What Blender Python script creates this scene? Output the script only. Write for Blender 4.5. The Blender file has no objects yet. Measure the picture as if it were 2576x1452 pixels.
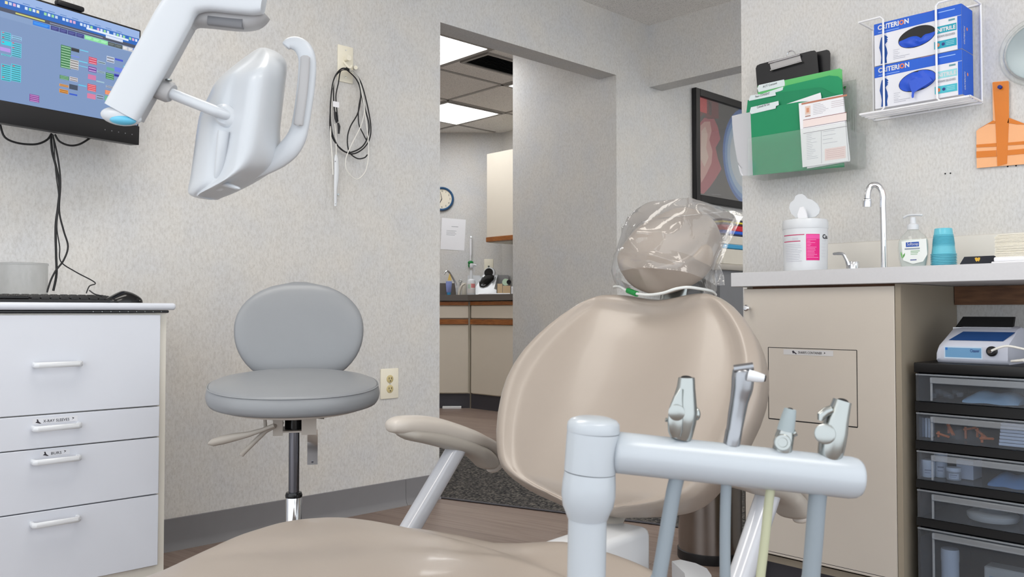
import bpy, bmesh, math, random
from mathutils import Vector, Matrix
random.seed(7)
R = math.radians
SC = bpy.context.scene
COL = SC.collection
V = Vector

# ------------------------------------------------------------------ camera
EYE = V((0, 0, .82))                 # camera stands at the origin of the floor plan, 0.82 m up
FPX = 2138.7                         # focal length in pixels of a 2576 wide frame
YAW, PITCH = R(46.337), R(1.5386)
cam = bpy.data.cameras.new('camera'); cam.sensor_width = 36; cam.lens = FPX / 2576 * 36
cam.clip_start = .05
camo = bpy.data.objects.new('camera', cam); COL.objects.link(camo)
camo.location = EYE; camo.rotation_euler = (math.pi / 2 + PITCH, 0, YAW - math.pi / 2)
cam.dof.use_dof = True; cam.dof.focus_distance = 2.6; cam.dof.aperture_fstop = 16
SC.camera = camo
SC.view_settings.view_transform = 'Standard'
try: SC.view_settings.look = 'None'
except Exception: pass
SC.view_settings.gamma = 1; SC.view_settings.use_curve_mapping = False
SC.view_settings.exposure = EXPOSURE = 0.0
# ------------------------------------------------------------------ world: uniform fill light entering where walls are left out behind the camera
W = bpy.data.worlds.new('world'); SC.world = W; W.use_nodes = True
_b = W.node_tree.nodes['Background']; _b.inputs[0].default_value = (.90, .95, 1, 1); _b.inputs[1].default_value = 2.0
# room lamps: ceiling troffers, see ceiling_light() ; strengths here
LAMP_NEAR, LAMP_FAR = 7.6, 11.5

# rays of the measured camera: used to carry measurements of the photograph to the wall, counter or floor they lie on
_f = V((math.cos(YAW), math.sin(YAW), 0)); _r = V((math.sin(YAW), -math.cos(YAW), 0)); _z = V((0, 0, 1))
CF = _f * math.cos(PITCH) + _z * math.sin(PITCH); CU = _z * math.cos(PITCH) - _f * math.sin(PITCH); CR = _r
def ray(px, py): return CF + CR * ((px - 1288) / FPX) - CU * ((py - 726) / FPX)
def PD(px, py, d): return EYE + ray(px, py) * d
def PX(px, py, x): d = ray(px, py); return EYE + d * (x / d.x)
def PY(px, py, y): d = ray(px, py); return EYE + d * (y / d.y)
def PZ(px, py, z): d = ray(px, py); return EYE + d * ((z - EYE.z) / d.z)
def PP(px, py, o, n): d = ray(px, py); return EYE + d * ((o - EYE).dot(n) / d.dot(n))

# ------------------------------------------------------------------ materials
def lin(c):
    r = []
    for x in c[:3]:
        x /= 255
        r.append(x / 12.92 if x <= .04045 else ((x + .055) / 1.055) ** 2.4)
    return (*r, 1)
def mat(name, rgb, rough=.5, metal=0, var=.05, vscale=14, bump=0, bscale=250, coat=0, trans=0, alpha=1, ior=1.45, emit=0, spec=.5, sss=0):
    m = bpy.data.materials.new(name); m.use_nodes = True; nt = m.node_tree; n = nt.nodes; l = nt.links
    p = n['Principled BSDF']; c = lin(rgb)
    tc = n.new('ShaderNodeTexCoord')
    nz = n.new('ShaderNodeTexNoise'); nz.inputs['Scale'].default_value = vscale; nz.inputs['Detail'].default_value = 4
    l.new(tc.outputs['Object'], nz.inputs['Vector'])
    mx = n.new('ShaderNodeMix'); mx.data_type = 'RGBA'
    mx.inputs[6].default_value = (c[0] * (1 - var), c[1] * (1 - var), c[2] * (1 - var), 1)
    mx.inputs[7].default_value = (min(1, c[0] * (1 + var)), min(1, c[1] * (1 + var)), min(1, c[2] * (1 + var)), 1)
    l.new(nz.outputs[0], mx.inputs[0]); l.new(mx.outputs[2], p.inputs['Base Color'])
    p.inputs['Roughness'].default_value = rough; p.inputs['Metallic'].default_value = metal
    p.inputs['IOR'].default_value = ior; p.inputs['Coat Weight'].default_value = coat
    p.inputs['Coat Roughness'].default_value = .08
    p.inputs['Transmission Weight'].default_value = trans; p.inputs['Alpha'].default_value = alpha
    p.inputs['Specular IOR Level'].default_value = spec
    if emit:
        l.new(mx.outputs[2], p.inputs['Emission Color']); p.inputs['Emission Strength'].default_value = emit
    if bump:
        bz = n.new('ShaderNodeTexNoise'); bz.inputs['Scale'].default_value = bscale; bz.inputs['Detail'].default_value = 3
        l.new(tc.outputs['Object'], bz.inputs['Vector'])
        bp = n.new('ShaderNodeBump'); bp.inputs['Strength'].default_value = bump; bp.inputs['Distance'].default_value = .002
        l.new(bz.outputs[0], bp.inputs['Height']); l.new(bp.outputs[0], p.inputs['Normal'])
    return m
def ramp(n, stops):
    r = n.new('ShaderNodeValToRGB'); e = r.color_ramp.elements
    while len(e) < len(stops): e.new(.5)
    for k, (q, c) in enumerate(stops): e[k].position = q; e[k].color = lin(c)
    return r
def wallpaper(name, tint=(1, 1, 1)):
    m = bpy.data.materials.new(name); m.use_nodes = True; nt = m.node_tree; n = nt.nodes; l = nt.links; p = n['Principled BSDF']
    tc = n.new('ShaderNodeTexCoord')
    mp = n.new('ShaderNodeMapping'); mp.inputs['Scale'].default_value = (1, 1, .5); l.new(tc.outputs['Object'], mp.inputs[0])
    a = n.new('ShaderNodeTexNoise'); a.inputs['Scale'].default_value = 160; a.inputs['Detail'].default_value = 9; a.inputs['Roughness'].default_value = .72
    l.new(mp.outputs[0], a.inputs['Vector'])
    b = n.new('ShaderNodeTexNoise'); b.inputs['Scale'].default_value = 5.5; b.inputs['Detail'].default_value = 5
    l.new(tc.outputs['Object'], b.inputs['Vector'])
    t = lambda c: tuple(x * y for x, y in zip(c, tint))
    r1 = ramp(n, [(.30, t((196, 194, 191))), (.5, t((215, 214, 212))), (.70, t((226, 226, 225)))]); l.new(a.outputs[0], r1.inputs[0])
    r2 = ramp(n, [(.32, (241, 242, 245)), (.52, (246, 245, 244)), (.72, (250, 247, 243))]); l.new(b.outputs[0], r2.inputs[0])
    mx = n.new('ShaderNodeMix'); mx.data_type = 'RGBA'; mx.blend_type = 'MULTIPLY'; mx.inputs[0].default_value = 1
    l.new(r1.outputs[0], mx.inputs[6]); l.new(r2.outputs[0], mx.inputs[7]); l.new(mx.outputs[2], p.inputs['Base Color'])
    p.inputs['Roughness'].default_value = .62
    bp = n.new('ShaderNodeBump'); bp.inputs['Strength'].default_value = .06; bp.inputs['Distance'].default_value = .002
    l.new(a.outputs[0], bp.inputs['Height']); l.new(bp.outputs[0], p.inputs['Normal'])
    return m
def plank_floor(name):
    m = bpy.data.materials.new(name); m.use_nodes = True; nt = m.node_tree; n = nt.nodes; l = nt.links; p = n['Principled BSDF']
    tc = n.new('ShaderNodeTexCoord')
    mp = n.new('ShaderNodeMapping'); mp.inputs['Rotation'].default_value = (0, 0, R(78)); l.new(tc.outputs['Object'], mp.inputs[0])
    br = n.new('ShaderNodeTexBrick'); br.inputs['Scale'].default_value = 1; br.inputs['Brick Width'].default_value = 1.2
    br.inputs['Row Height'].default_value = .15; br.inputs['Mortar Size'].default_value = .0012; br.offset = .37
    br.inputs[1].default_value = lin((166, 152, 144)); br.inputs[2].default_value = lin((144, 129, 121)); br.inputs[3].default_value = lin((118, 105, 98))
    l.new(mp.outputs[0], br.inputs[0])
    m2 = n.new('ShaderNodeMapping'); m2.inputs['Scale'].default_value = (2.2, 34, 1)
    l.new(mp.outputs[0], m2.inputs[0])
    nz = n.new('ShaderNodeTexNoise'); nz.inputs['Scale'].default_value = 1.6; nz.inputs['Detail'].default_value = 8; nz.inputs['Distortion'].default_value = .6
    l.new(m2.outputs[0], nz.inputs['Vector'])
    rr = ramp(n, [(.25, (196, 184, 176)), (.5, (228, 220, 214)), (.66, (238, 232, 228)), (.8, (255, 255, 255))]); l.new(nz.outputs[0], rr.inputs[0])
    mx = n.new('ShaderNodeMix'); mx.data_type = 'RGBA'; mx.blend_type = 'MULTIPLY'; mx.inputs[0].default_value = 1
    l.new(br.outputs[0], mx.inputs[6]); l.new(rr.outputs[0], mx.inputs[7]); l.new(mx.outputs[2], p.inputs['Base Color'])
    p.inputs['Roughness'].default_value = .38
    bp = n.new('ShaderNodeBump'); bp.inputs['Strength'].default_value = .1; bp.inputs['Distance'].default_value = .001
    l.new(nz.outputs[0], bp.inputs['Height']); l.new(bp.outputs[0], p.inputs['Normal'])
    return m
def carpet_mat(name):
    m = bpy.data.materials.new(name); m.use_nodes = True; nt = m.node_tree; n = nt.nodes; l = nt.links; p = n['Principled BSDF']
    tc = n.new('ShaderNodeTexCoord')
    vo = n.new('ShaderNodeTexVoronoi'); vo.inputs['Scale'].default_value = 82; l.new(tc.outputs['Object'], vo.inputs['Vector'])
    nz = n.new('ShaderNodeTexNoise'); nz.inputs['Scale'].default_value = 95; nz.inputs['Detail'].default_value = 5; l.new(tc.outputs['Object'], nz.inputs['Vector'])
    r1 = ramp(n, [(.34, (44, 45, 50)), (.5, (94, 92, 91)), (.66, (144, 138, 130))]); l.new(nz.outputs[0], r1.inputs[0])
    r2 = ramp(n, [(0, (255, 255, 255)), (.6, (190, 190, 190))]); l.new(vo.outputs['Distance'], r2.inputs[0])
    mx = n.new('ShaderNodeMix'); mx.data_type = 'RGBA'; mx.blend_type = 'MULTIPLY'; mx.inputs[0].default_value = 1
    l.new(r1.outputs[0], mx.inputs[6]); l.new(r2.outputs[0], mx.inputs[7]); l.new(mx.outputs[2], p.inputs['Base Color'])
    p.inputs['Roughness'].default_value = .95; p.inputs['Specular IOR Level'].default_value = .1
    bp = n.new('ShaderNodeBump'); bp.inputs['Strength'].default_value = .7; bp.inputs['Distance'].default_value = .006
    l.new(vo.outputs['Distance'], bp.inputs['Height']); l.new(bp.outputs[0], p.inputs['Normal'])
    return m
def wood(name, c1, c2, sc=(4, 4, 40), rough=.35):
    m = bpy.data.materials.new(name); m.use_nodes = True; nt = m.node_tree; n = nt.nodes; l = nt.links; p = n['Principled BSDF']
    tc = n.new('ShaderNodeTexCoord'); mp = n.new('ShaderNodeMapping'); mp.inputs['Scale'].default_value = sc; l.new(tc.outputs['Object'], mp.inputs[0])
    nz = n.new('ShaderNodeTexNoise'); nz.inputs['Scale'].default_value = 3; nz.inputs['Detail'].default_value = 6; l.new(mp.outputs[0], nz.inputs['Vector'])
    r = ramp(n, [(.3, c1), (.7, c2)]); l.new(nz.outputs[0], r.inputs[0]); l.new(r.outputs[0], p.inputs['Base Color']); p.inputs['Roughness'].default_value = rough
    return m
def tile_mat(name, rgb):
    m = bpy.data.materials.new(name); m.use_nodes = True; nt = m.node_tree; n = nt.nodes; l = nt.links; p = n['Principled BSDF']
    tc = n.new('ShaderNodeTexCoord'); nz = n.new('ShaderNodeTexNoise'); nz.inputs['Scale'].default_value = 210; nz.inputs['Detail'].default_value = 3
    l.new(tc.outputs['Object'], nz.inputs['Vector'])
    r = ramp(n, [(.33, tuple(x * .8 for x in rgb)), (.46, rgb), (.8, tuple(min(255, x * 1.04) for x in rgb))]); l.new(nz.outputs[0], r.inputs[0])
    l.new(r.outputs[0], p.inputs['Base Color']); p.inputs['Roughness'].default_value = .9
    return m
def attr_mat(name, emit=0, rough=.6):
    m = bpy.data.materials.new(name); m.use_nodes = True; nt = m.node_tree; n = nt.nodes; l = nt.links; p = n['Principled BSDF']
    a = n.new('ShaderNodeAttribute'); a.attribute_name = 'Col'
    p.inputs['Roughness'].default_value = rough
    if emit:
        p.inputs['Base Color'].default_value = (.01, .01, .01, 1)
        l.new(a.outputs['Color'], p.inputs['Emission Color']); p.inputs['Emission Strength'].default_value = emit
    else: l.new(a.outputs['Color'], p.inputs['Base Color'])
    return m
def film_mat(name, gloss=.3, rough=.08, tint=(255, 255, 255), haze=.06, bscale=30, bump=.5):
    m = bpy.data.materials.new(name); m.use_nodes = True; nt = m.node_tree; n = nt.nodes; l = nt.links
    n.remove(n['Principled BSDF']); out = n['Material Output']
    tr = n.new('ShaderNodeBsdfTransparent'); tr.inputs[0].default_value = lin(tint)
    gl = n.new('ShaderNodeBsdfGlossy'); gl.inputs['Roughness'].default_value = rough
    df = n.new('ShaderNodeBsdfDiffuse'); df.inputs[0].default_value = (.85, .87, .9, 1)
    tc = n.new('ShaderNodeTexCoord'); nz = n.new('ShaderNodeTexNoise'); nz.inputs['Scale'].default_value = bscale; nz.inputs['Detail'].default_value = 5; nz.inputs['Distortion'].default_value = 1.2
    l.new(tc.outputs['Object'], nz.inputs['Vector'])
    bp = n.new('ShaderNodeBump'); bp.inputs['Strength'].default_value = bump; bp.inputs['Distance'].default_value = .01
    l.new(nz.outputs[0], bp.inputs['Height']); l.new(bp.outputs[0], gl.inputs['Normal'])
    fr = n.new('ShaderNodeFresnel'); fr.inputs[0].default_value = 1.5; l.new(bp.outputs[0], fr.inputs[1])
    ad = n.new('ShaderNodeMath'); ad.operation = 'MULTIPLY_ADD'; ad.inputs[1].default_value = gloss * 2.2; ad.inputs[2].default_value = gloss * .16
    l.new(fr.outputs[0], ad.inputs[0])
    m1 = n.new('ShaderNodeMixShader'); m1.inputs[0].default_value = haze; l.new(tr.outputs[0], m1.inputs[1]); l.new(df.outputs[0], m1.inputs[2])
    m2 = n.new('ShaderNodeMixShader'); l.new(ad.outputs[0], m2.inputs[0]); l.new(m1.outputs[0], m2.inputs[1]); l.new(gl.outputs[0], m2.inputs[2])
    l.new(m2.outputs[0], out.inputs[0])
    return m
def emit_mat(name, rgb, s):
    m = bpy.data.materials.new(name); m.use_nodes = True; n = m.node_tree.nodes; l = m.node_tree.links; n.remove(n['Principled BSDF'])
    e = n.new('ShaderNodeEmission'); e.inputs[0].default_value = lin(rgb); e.inputs[1].default_value = s
    l.new(e.outputs[0], n['Material Output'].inputs[0]); return m

M = dict(
    wall=wallpaper('mottled_wallpaper'), plank=plank_floor('plank_vinyl'), carpet=carpet_mat('loop_carpet'),
    tile=tile_mat('acoustic_tile', (240, 237, 233)), tbar=mat('tbar_paint', (160, 156, 152), .5),
    base=mat('grey_vinyl_base', (122, 121, 124), .45, var=.06), kick=mat('dark_toe_kick', (66, 65, 72), .5),
    white=mat('white_laminate', (208, 212, 221), .35, var=.02), whiteedge=mat('cream_edge', (222, 218, 208), .4),
    lampw=mat('lamp_white_plastic', (194, 199, 205), .28, coat=.15, var=.01), postw=mat('white_arm_plastic', (178, 185, 192), .25, coat=.2, var=.015), gloss=mat('white_gloss_plastic', (214, 217, 221), .25, coat=.2, var=.015), grey_pl=mat('grey_plastic', (168, 168, 170), .4),
    dkgrey_pl=mat('dark_grey_plastic', (116, 117, 121), .42), black=mat('black_plastic', (24, 24, 27), .42), blackgl=mat('black_gloss', (10, 10, 12), .15),
    almond=mat('almond_laminate', (200, 192, 182), .42, var=.02), almond_d=mat('almond_edge', (150, 140, 124), .5), counter=mat('grey_laminate', (205, 205, 208), .4, var=.03, vscale=160),
    vinyl=mat('taupe_vinyl', (160, 149, 139), .33, var=.03, bump=.03, bscale=900, coat=.12), vinyl_g=mat('grey_vinyl', (136, 139, 143), .33, var=.03, bump=.06, bscale=800),
    armpl=mat('putty_plastic', (188, 181, 173), .36), armpl2=mat('putty_shell', (166, 160, 152), .4), postgl=mat('grey_paint_gloss', (186, 188, 194), .14, coat=.5),
    chrome=mat('chrome', (226, 227, 230), .06, metal=1, var=.01), steel=mat('brushed_steel', (152, 146, 142), .2, metal=1, var=.06, vscale=40), satin=mat('satin_metal', (164, 168, 166), .24, metal=1, var=.04),
    dksteel=mat('dark_steel', (110, 110, 116), .25, metal=1), satin2=mat('dull_handpiece_metal', (150, 152, 156), .24, metal=1),
    paper=mat('paper', (236, 236, 240), .7, var=.02), ivory=mat('ivory_plastic', (238, 232, 214), .35), ivory_d=mat('old_ivory', (206, 190, 140), .4),
    hose=mat('grey_hose', (132, 142, 150), .45), hose_y=mat('yellowed_hose', (176, 178, 150), .45), rubber=mat('grey_rubber', (150, 162, 166), .5),
    oak=wood('oak_trim', (118, 66, 26), (170, 106, 52), (6, 6, 60)), pine=wood('pine_cleat', (96, 64, 44), (128, 90, 62), (5, 5, 30), .6), cream=mat('cream_laminate', (214, 206, 192), .4, var=.02),
    dkcounter=mat('brown_grey_laminate', (98, 92, 88), .4), green=mat('green_card', (22, 146, 96), .6), green_l=mat('light_green_card', (96, 190, 110), .6), green_c=mat('green_clip', (20, 130, 60), .4),
    clear=film_mat('clear_plastic', .12, .04, (254, 255, 254), .045, 6, .05), lip=film_mat('drawer_lip', .12, .2, (214, 222, 230), .2, 8, .05), towerblack=mat('tower_black', (11, 11, 13), .45), film=film_mat('bag_film', .27, .05, (255, 255, 255), .05, 12, .35), frost=film_mat('frosted_plastic', .1, .25, (226, 226, 224), .17, 8, .1),
    smoke=film_mat('drawer_plastic', .10, .1, (226, 232, 240), .04, 10, .1), cup=mat('blue_plastic_cup', (112, 206, 226), .3, trans=.15), glove=mat('blue_nitrile', (38, 86, 208), .45, bump=.2, bscale=120),
    blue=mat('blue_print', (22, 88, 204), .35), lgrey=mat('lightgrey_print', (224, 224, 230), .35), teal=mat('teal_print', (22, 162, 184), .35), aqua=mat('pale_teal_print', (130, 208, 216), .35), navy=mat('navy_print', (20, 40, 120), .4), ink=mat('ink', (30, 30, 36), .6), greyink=mat('grey_ink', (138, 140, 148), .6),
    orange=mat('orange_print', (238, 124, 60), .4), amber=mat('amber_acrylic', (255, 186, 132), .25, alpha=.88), amber_d=mat('amber_acrylic_double', (214, 118, 4), .25), pink=mat('magenta_label', (222, 10, 124), .4), red=mat('red_plastic', (196, 20, 44), .4),
    wire=mat('white_coated_wire', (240, 240, 243), .25), cableB=mat('black_cable', (26, 26, 28), .5), cableW=mat('white_cable', (226, 224, 218), .45), steelblue=mat('pale_blue_lens', (96, 180, 212), .2), dark=mat('dark_void', (14, 14, 16), .7), dkblue=mat('clock_blue', (38, 88, 134), .3), clockface=mat('clock_face', (230, 222, 204), .5), gold=mat('gold_foil', (222, 176, 60), .3, metal=.7), soap=mat('pearl_soap', (226, 232, 228), .3), leaf=mat('leaf_print', (110, 170, 90), .5), napkin=mat('napkin_paper', (233, 228, 214), .8), tan=mat('tan_cardboard', (206, 180, 144), .7), mint=mat('mint_plastic', (196, 222, 198), .4), lav=mat('lavender_liquid', (150, 164, 224), .25, alpha=.9), mirror=mat('greenish_disc', (150, 162, 166), .12, metal=.35), bluepl=mat('bright_blue', (30, 90, 200), .4), beige_pl=mat('beige_plastic', (206, 200, 188), .45), print=attr_mat('printed_colours'), screen=attr_mat('screen_glow', 1.0), lamp=emit_mat('light_diffuser', (255, 250, 242), LAMP_NEAR), lampfar=emit_mat('light_diffuser_far', (250, 251, 252), LAMP_FAR))
M['print'].name = 'printed_colours'

# ------------------------------------------------------------------ mesh helpers
INV = {}
def B(): return bmesh.new()
def box(bm, c, s, bevel=0, seg=2, rot=None):
    mtx = Matrix.Translation(c) @ (rot.to_4x4() if rot else Matrix.Identity(4)) @ Matrix.Diagonal((*s, 1))
    r = bmesh.ops.create_cube(bm, size=1, matrix=mtx)
    if bevel:
        es = list({e for v in r['verts'] for e in v.link_edges})
        bmesh.ops.bevel(bm, geom=es, offset=bevel, segments=seg, profile=.5, affect='EDGES')
    return bm
def bx(bm, x0, x1, y0, y1, z0, z1, bevel=0, seg=2):
    return box(bm, ((x0 + x1) / 2, (y0 + y1) / 2, (z0 + z1) / 2), (abs(x1 - x0), abs(y1 - y0), abs(z1 - z0)), bevel, seg)
def cr(pts, k=6, closed=False):
    pts = [V(p) for p in pts]; n = len(pts); out = []
    for i in range(n if closed else n - 1):
        g = lambda j: pts[j % n] if closed else pts[max(0, min(n - 1, j))]
        a, b, c, d = g(i - 1), g(i), g(i + 1), g(i + 2)
        for q in range(k):
            t = q / k
            out.append(.5 * ((2 * b) + (c - a) * t + (2 * a - 5 * b + 4 * c - d) * t * t + (3 * b - a - 3 * c + d) * t ** 3))
    if not closed: out.append(pts[-1])
    return out
def grid(bm, rows, closed=False, caps=False):
    vs = [[bm.verts.new(p) for p in r] for r in rows]; n = len(rows[0])
    for i in range(len(vs) - 1):
        for j in range(n if closed else n - 1):
            try: bm.faces.new((vs[i][j], vs[i][(j + 1) % n], vs[i + 1][(j + 1) % n], vs[i + 1][j]))
            except ValueError: pass
    if caps:
        for r in (vs[0], vs[-1]):
            try: bm.faces.new(r)
            except ValueError: pass
    return vs
def tube(bm, pts, r, n=12, ry=None, up=None, caps=True, closed=False, e=1.0):
    """sweep an ellipse (or, e<1, a rounded rectangle) along pts; r and ry may be lists"""
    pts = [V(p) for p in pts]; m = len(pts)
    rs = r if isinstance(r, (list, tuple)) else [r] * m
    rys = ry if isinstance(ry, (list, tuple)) else ([ry] * m if ry else rs)
    rows = []; prev = V(up) if up else None
    for i, p in enumerate(pts):
        t = (pts[(i + 1) % m] - pts[i - 1]) if closed else (pts[min(i + 1, m - 1)] - pts[max(i - 1, 0)])
        t.normalize()
        if prev is None: prev = V((0, 0, 1)) if abs(t.z) < .9 else V((1, 0, 0))
        a = prev - t * prev.dot(t)
        if a.length < 1e-6: a = t.orthogonal()
        a.normalize(); b = t.cross(a)
        if not up: prev = a
        row = []
        for k in range(n):
            th = 2 * math.pi * k / n; c_, s_ = math.cos(th), math.sin(th)
            cx = math.copysign(abs(c_) ** e, c_); sx = math.copysign(abs(s_) ** e, s_)
            row.append(p + b * cx * rs[i] + a * sx * rys[i])
        rows.append(row)
    if closed: rows.append(rows[0])
    vs = grid(bm, rows, True, caps and not closed)
    if closed: bmesh.ops.remove_doubles(bm, verts=bm.verts, dist=1e-6)
    return bm
def lathe(bm, prof, c=(0, 0, 0), n=32, mtx=None, sy=1):
    mtx = mtx or Matrix.Identity(4); c = V(c); rows = []
    for r, z in prof:
        rows.append([c + mtx @ V((max(r, 1e-5) * math.cos(2 * math.pi * k / n), sy * max(r, 1e-5) * math.sin(2 * math.pi * k / n), z)) for k in range(n)])
    grid(bm, rows, True, True); return bm
def axis(d):
    return V((0, 0, 1)).rotation_difference(V(d).normalized()).to_matrix().to_4x4()
def cyl(bm, a, b, r, n=20, r2=None):
    a, b = V(a), V(b); d = b - a; lathe(bm, [(r, 0), (r if r2 is None else r2, d.length)], a, n, axis(d)); return bm
def prism(bm, poly, off):
    """extrude the polygon (3-d points) by the vector off"""
    off = V(off); a = [bm.verts.new(V(p)) for p in poly]; b = [bm.verts.new(V(p) + off) for p in poly]; n = len(poly)
    bm.faces.new(a); bm.faces.new(list(reversed(b)))
    for i in range(n): bm.faces.new((a[i], a[(i + 1) % n], b[(i + 1) % n], b[i]))
    return bm
def sphere(bm, c, s, n=20, rot=None):
    bmesh.ops.create_uvsphere(bm, u_segments=n, v_segments=n // 2, radius=1, matrix=Matrix.Translation(c) @ (rot.to_4x4() if rot else Matrix.Identity(4)) @ Matrix.Diagonal((*s, 1))); return bm
def link(o, par=None):
    COL.objects.link(o)
    if par is not None: o.parent = par; INV[o.name] = INV[par.name]
def obj(name, bm, mt, par=None, sharp=38, norm=True):
    if par is not None: bm.transform(INV[par.name])
    if norm: bmesh.ops.recalc_face_normals(bm, faces=bm.faces)
    me = bpy.data.meshes.new(name); bm.to_mesh(me); bm.free()
    for p in me.polygons: p.use_smooth = True
    me.set_sharp_from_angle(angle=R(sharp))
    for q in (mt if isinstance(mt, (list, tuple)) else [mt]): me.materials.append(q if not isinstance(q, str) else M[q])
    o = bpy.data.objects.new(name, me); link(o, par); return o
def tag(o, label, cat, group=None):
    o['label'] = label; o['category'] = cat
    if group: o['group'] = group
    return o
def thing(name, label, cat, loc, group=None, rz=0):
    o = bpy.data.objects.new(name, None); o.empty_display_size = .05; COL.objects.link(o)
    o.location = loc; o.rotation_euler = (0, 0, rz); tag(o, label, cat, group)
    INV[o.name] = (Matrix.Translation(loc) @ Matrix.Rotation(rz, 4, 'Z')).inverted(); return o
def solo(name, bm, mt, label, cat, group=None, sharp=38):
    """a thing that is one mesh; origin at the middle of its base"""
    xs = [v.co for v in bm.verts]
    c = V(((min(p.x for p in xs) + max(p.x for p in xs)) / 2, (min(p.y for p in xs) + max(p.y for p in xs)) / 2, min(p.z for p in xs)))
    bm.transform(Matrix.Translation(-c)); o = obj(name, bm, mt, None, sharp); o.location = c; INV[o.name] = Matrix.Translation(-c)
    return tag(o, label, cat, group)
def struct(name, bm, mt, par=None):
    o = obj(name, bm, mt, par); INV[o.name] = Matrix.Identity(4) if par is None else INV[par.name]
    if par is None: o['kind'] = 'structure'
    return o
def copy_tree(o, loc=None, rz=None, label=None, par=None):
    c = o.copy(); COL.objects.link(c)
    if par is not None: c.parent = par
    if loc is not None: c.location = loc
    if rz is not None: c.rotation_euler = (0, 0, rz)
    if label: c['label'] = label
    for ch in list(o.children): copy_tree(ch, par=c)
    return c
class Frame:
    """a flat sheet in the room: origin o, unit axes u (right), v (up), normal n (outwards)"""
    def __init__(s, o, u, v): s.o, s.u = V(o), V(u).normalized(); s.v = V(v); s.v = (s.v - s.u * s.v.dot(s.u)).normalized(); s.n = s.u.cross(s.v)
    def p(s, a, b, h=0): return s.o + s.u * a + s.v * b + s.n * h
    def px(s, x, y, h=0):
        q = PP(x, y, s.o + s.n * h, s.n) - s.o; return q.dot(s.u), q.dot(s.v)
    def m(s, a=0, b=0, h=0, rot=0):
        mt = Matrix((s.u, s.v, s.n)).transposed().to_4x4(); mt.translation = s.p(a, b, h); return mt @ Matrix.Rotation(rot, 4, 'Z')
def print_rects(name, fr, rects, par, mt='print', h0=.0004, dh=.00012):
    """flat printed colour patches: (a0,b0,a1,b1,rgb[,layer])"""
    bm = B(); cl = bm.loops.layers.float_color.new('Col')
    for q in rects:
        a0, b0, a1, b1, c = q[:5]; h = h0 + dh * (q[5] if len(q) > 5 else 0)
        f = bm.faces.new([bm.verts.new(fr.p(a, b, h)) for a, b in ((a0, b0), (a1, b0), (a1, b1), (a0, b1))])
        cc = lin(c)
        for lp in f.loops: lp[cl] = cc
    return obj(name, bm, mt, par, norm=False)
def print_polys(name, fr, polys, par, mt='print', h0=.0004, dh=.00012):
    bm = B(); cl = bm.loops.layers.float_color.new('Col')
    for q in polys:
        pts, c = q[:2]; h = h0 + dh * (q[2] if len(q) > 2 else 0)
        f = bm.faces.new([bm.verts.new(fr.p(a, b, h)) for a, b in pts]); cc = lin(c)
        for lp in f.loops: lp[cl] = cc
    return obj(name, bm, mt, par, norm=False)
def text(name, s, size, mtx, mt, par, ex=.00015, bold=0, align='LEFT', width=None, alt=None):
    c = bpy.data.curves.new(name, 'FONT'); c.body = s; c.size = size; c.extrude = ex; c.align_x = align; c.resolution_u = 2; c.offset = bold
    if alt is not None:
        for q_ in mt: c.materials.append(M[q_])
        c.body_format[alt].material_index = 1
    t = bpy.data.objects.new('tmp', c); COL.objects.link(t); dg = bpy.context.evaluated_depsgraph_get()
    me = bpy.data.meshes.new_from_object(t.evaluated_get(dg)); bpy.data.objects.remove(t); bpy.data.curves.remove(c)
    bm = B(); bm.from_mesh(me); bpy.data.meshes.remove(me)
    if width:
        w = max(v.co.x for v in bm.verts) - min(v.co.x for v in bm.verts); bm.transform(Matrix.Diagonal((width / w, 1, 1, 1)))
    bm.transform(mtx); return obj(name, bm, mt, par, norm=False)
def dots(m): return m
# ================================================================== the room
YA, XS, ZC = 2.934, 2.55, 2.446      # back wall, sink wall, ceiling
struct('floor', bx(B(), -2.0, 6.8, -1.8, 7.6, -.06, 0), 'plank')
bm = B(); prism(bm, [(2.362, 3.06, .001), (2.362, 2.93, .001), (2.80, 1.60, .001), (2.80, -1.69, .001), (6.58, -1.69, .001), (6.58, 2.93, .001), (3.58, 2.93, .001), (3.58, 4.04, .001), (1.5, 4.04, .001), (1.5, 3.062, .001)], (0, 0, .004))
struct('floor_carpet', bm, 'carpet')
bm = B()
for a, b in (((2.362, 2.93), (2.80, 1.60)), ((1.5, 4.045), (3.58, 4.045))): tube(bm, [(*a, .004), (*b, .004)], .007, 6, .0035)
struct('trim_1', bm, 'kick')
struct('ceiling', bx(B(), -2.0, 6.8, -1.8, 7.6, ZC, ZC + .06), 'tile')
bm = B(); prism(bm, [(-1.9, YA, 0), (2.359, YA, 0), (2.359, YA, 2.107), (3.585, YA, 2.107), (3.585, YA, 0), (6.6, YA, 0), (6.6, YA, ZC), (-1.9, YA, ZC)], (0, .126, 0))
struct('wall_back', bm, 'wall')
struct('wall_partition', bx(B(), 3.585, 3.70, YA + .126, 3.749, 0, ZC), 'wall')
struct('wall_header', bx(B(), 3.877, 3.998, -1.7, YA, 2.093, ZC), 'wall')
struct('wall_right', bx(B(), XS, XS + .12, -1.7, 1.54, 0, ZC), 'wall')
struct('wall_hall', bx(B(), 6.6, 6.7, -1.7, 7.5, 0, ZC), 'wall')
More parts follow.
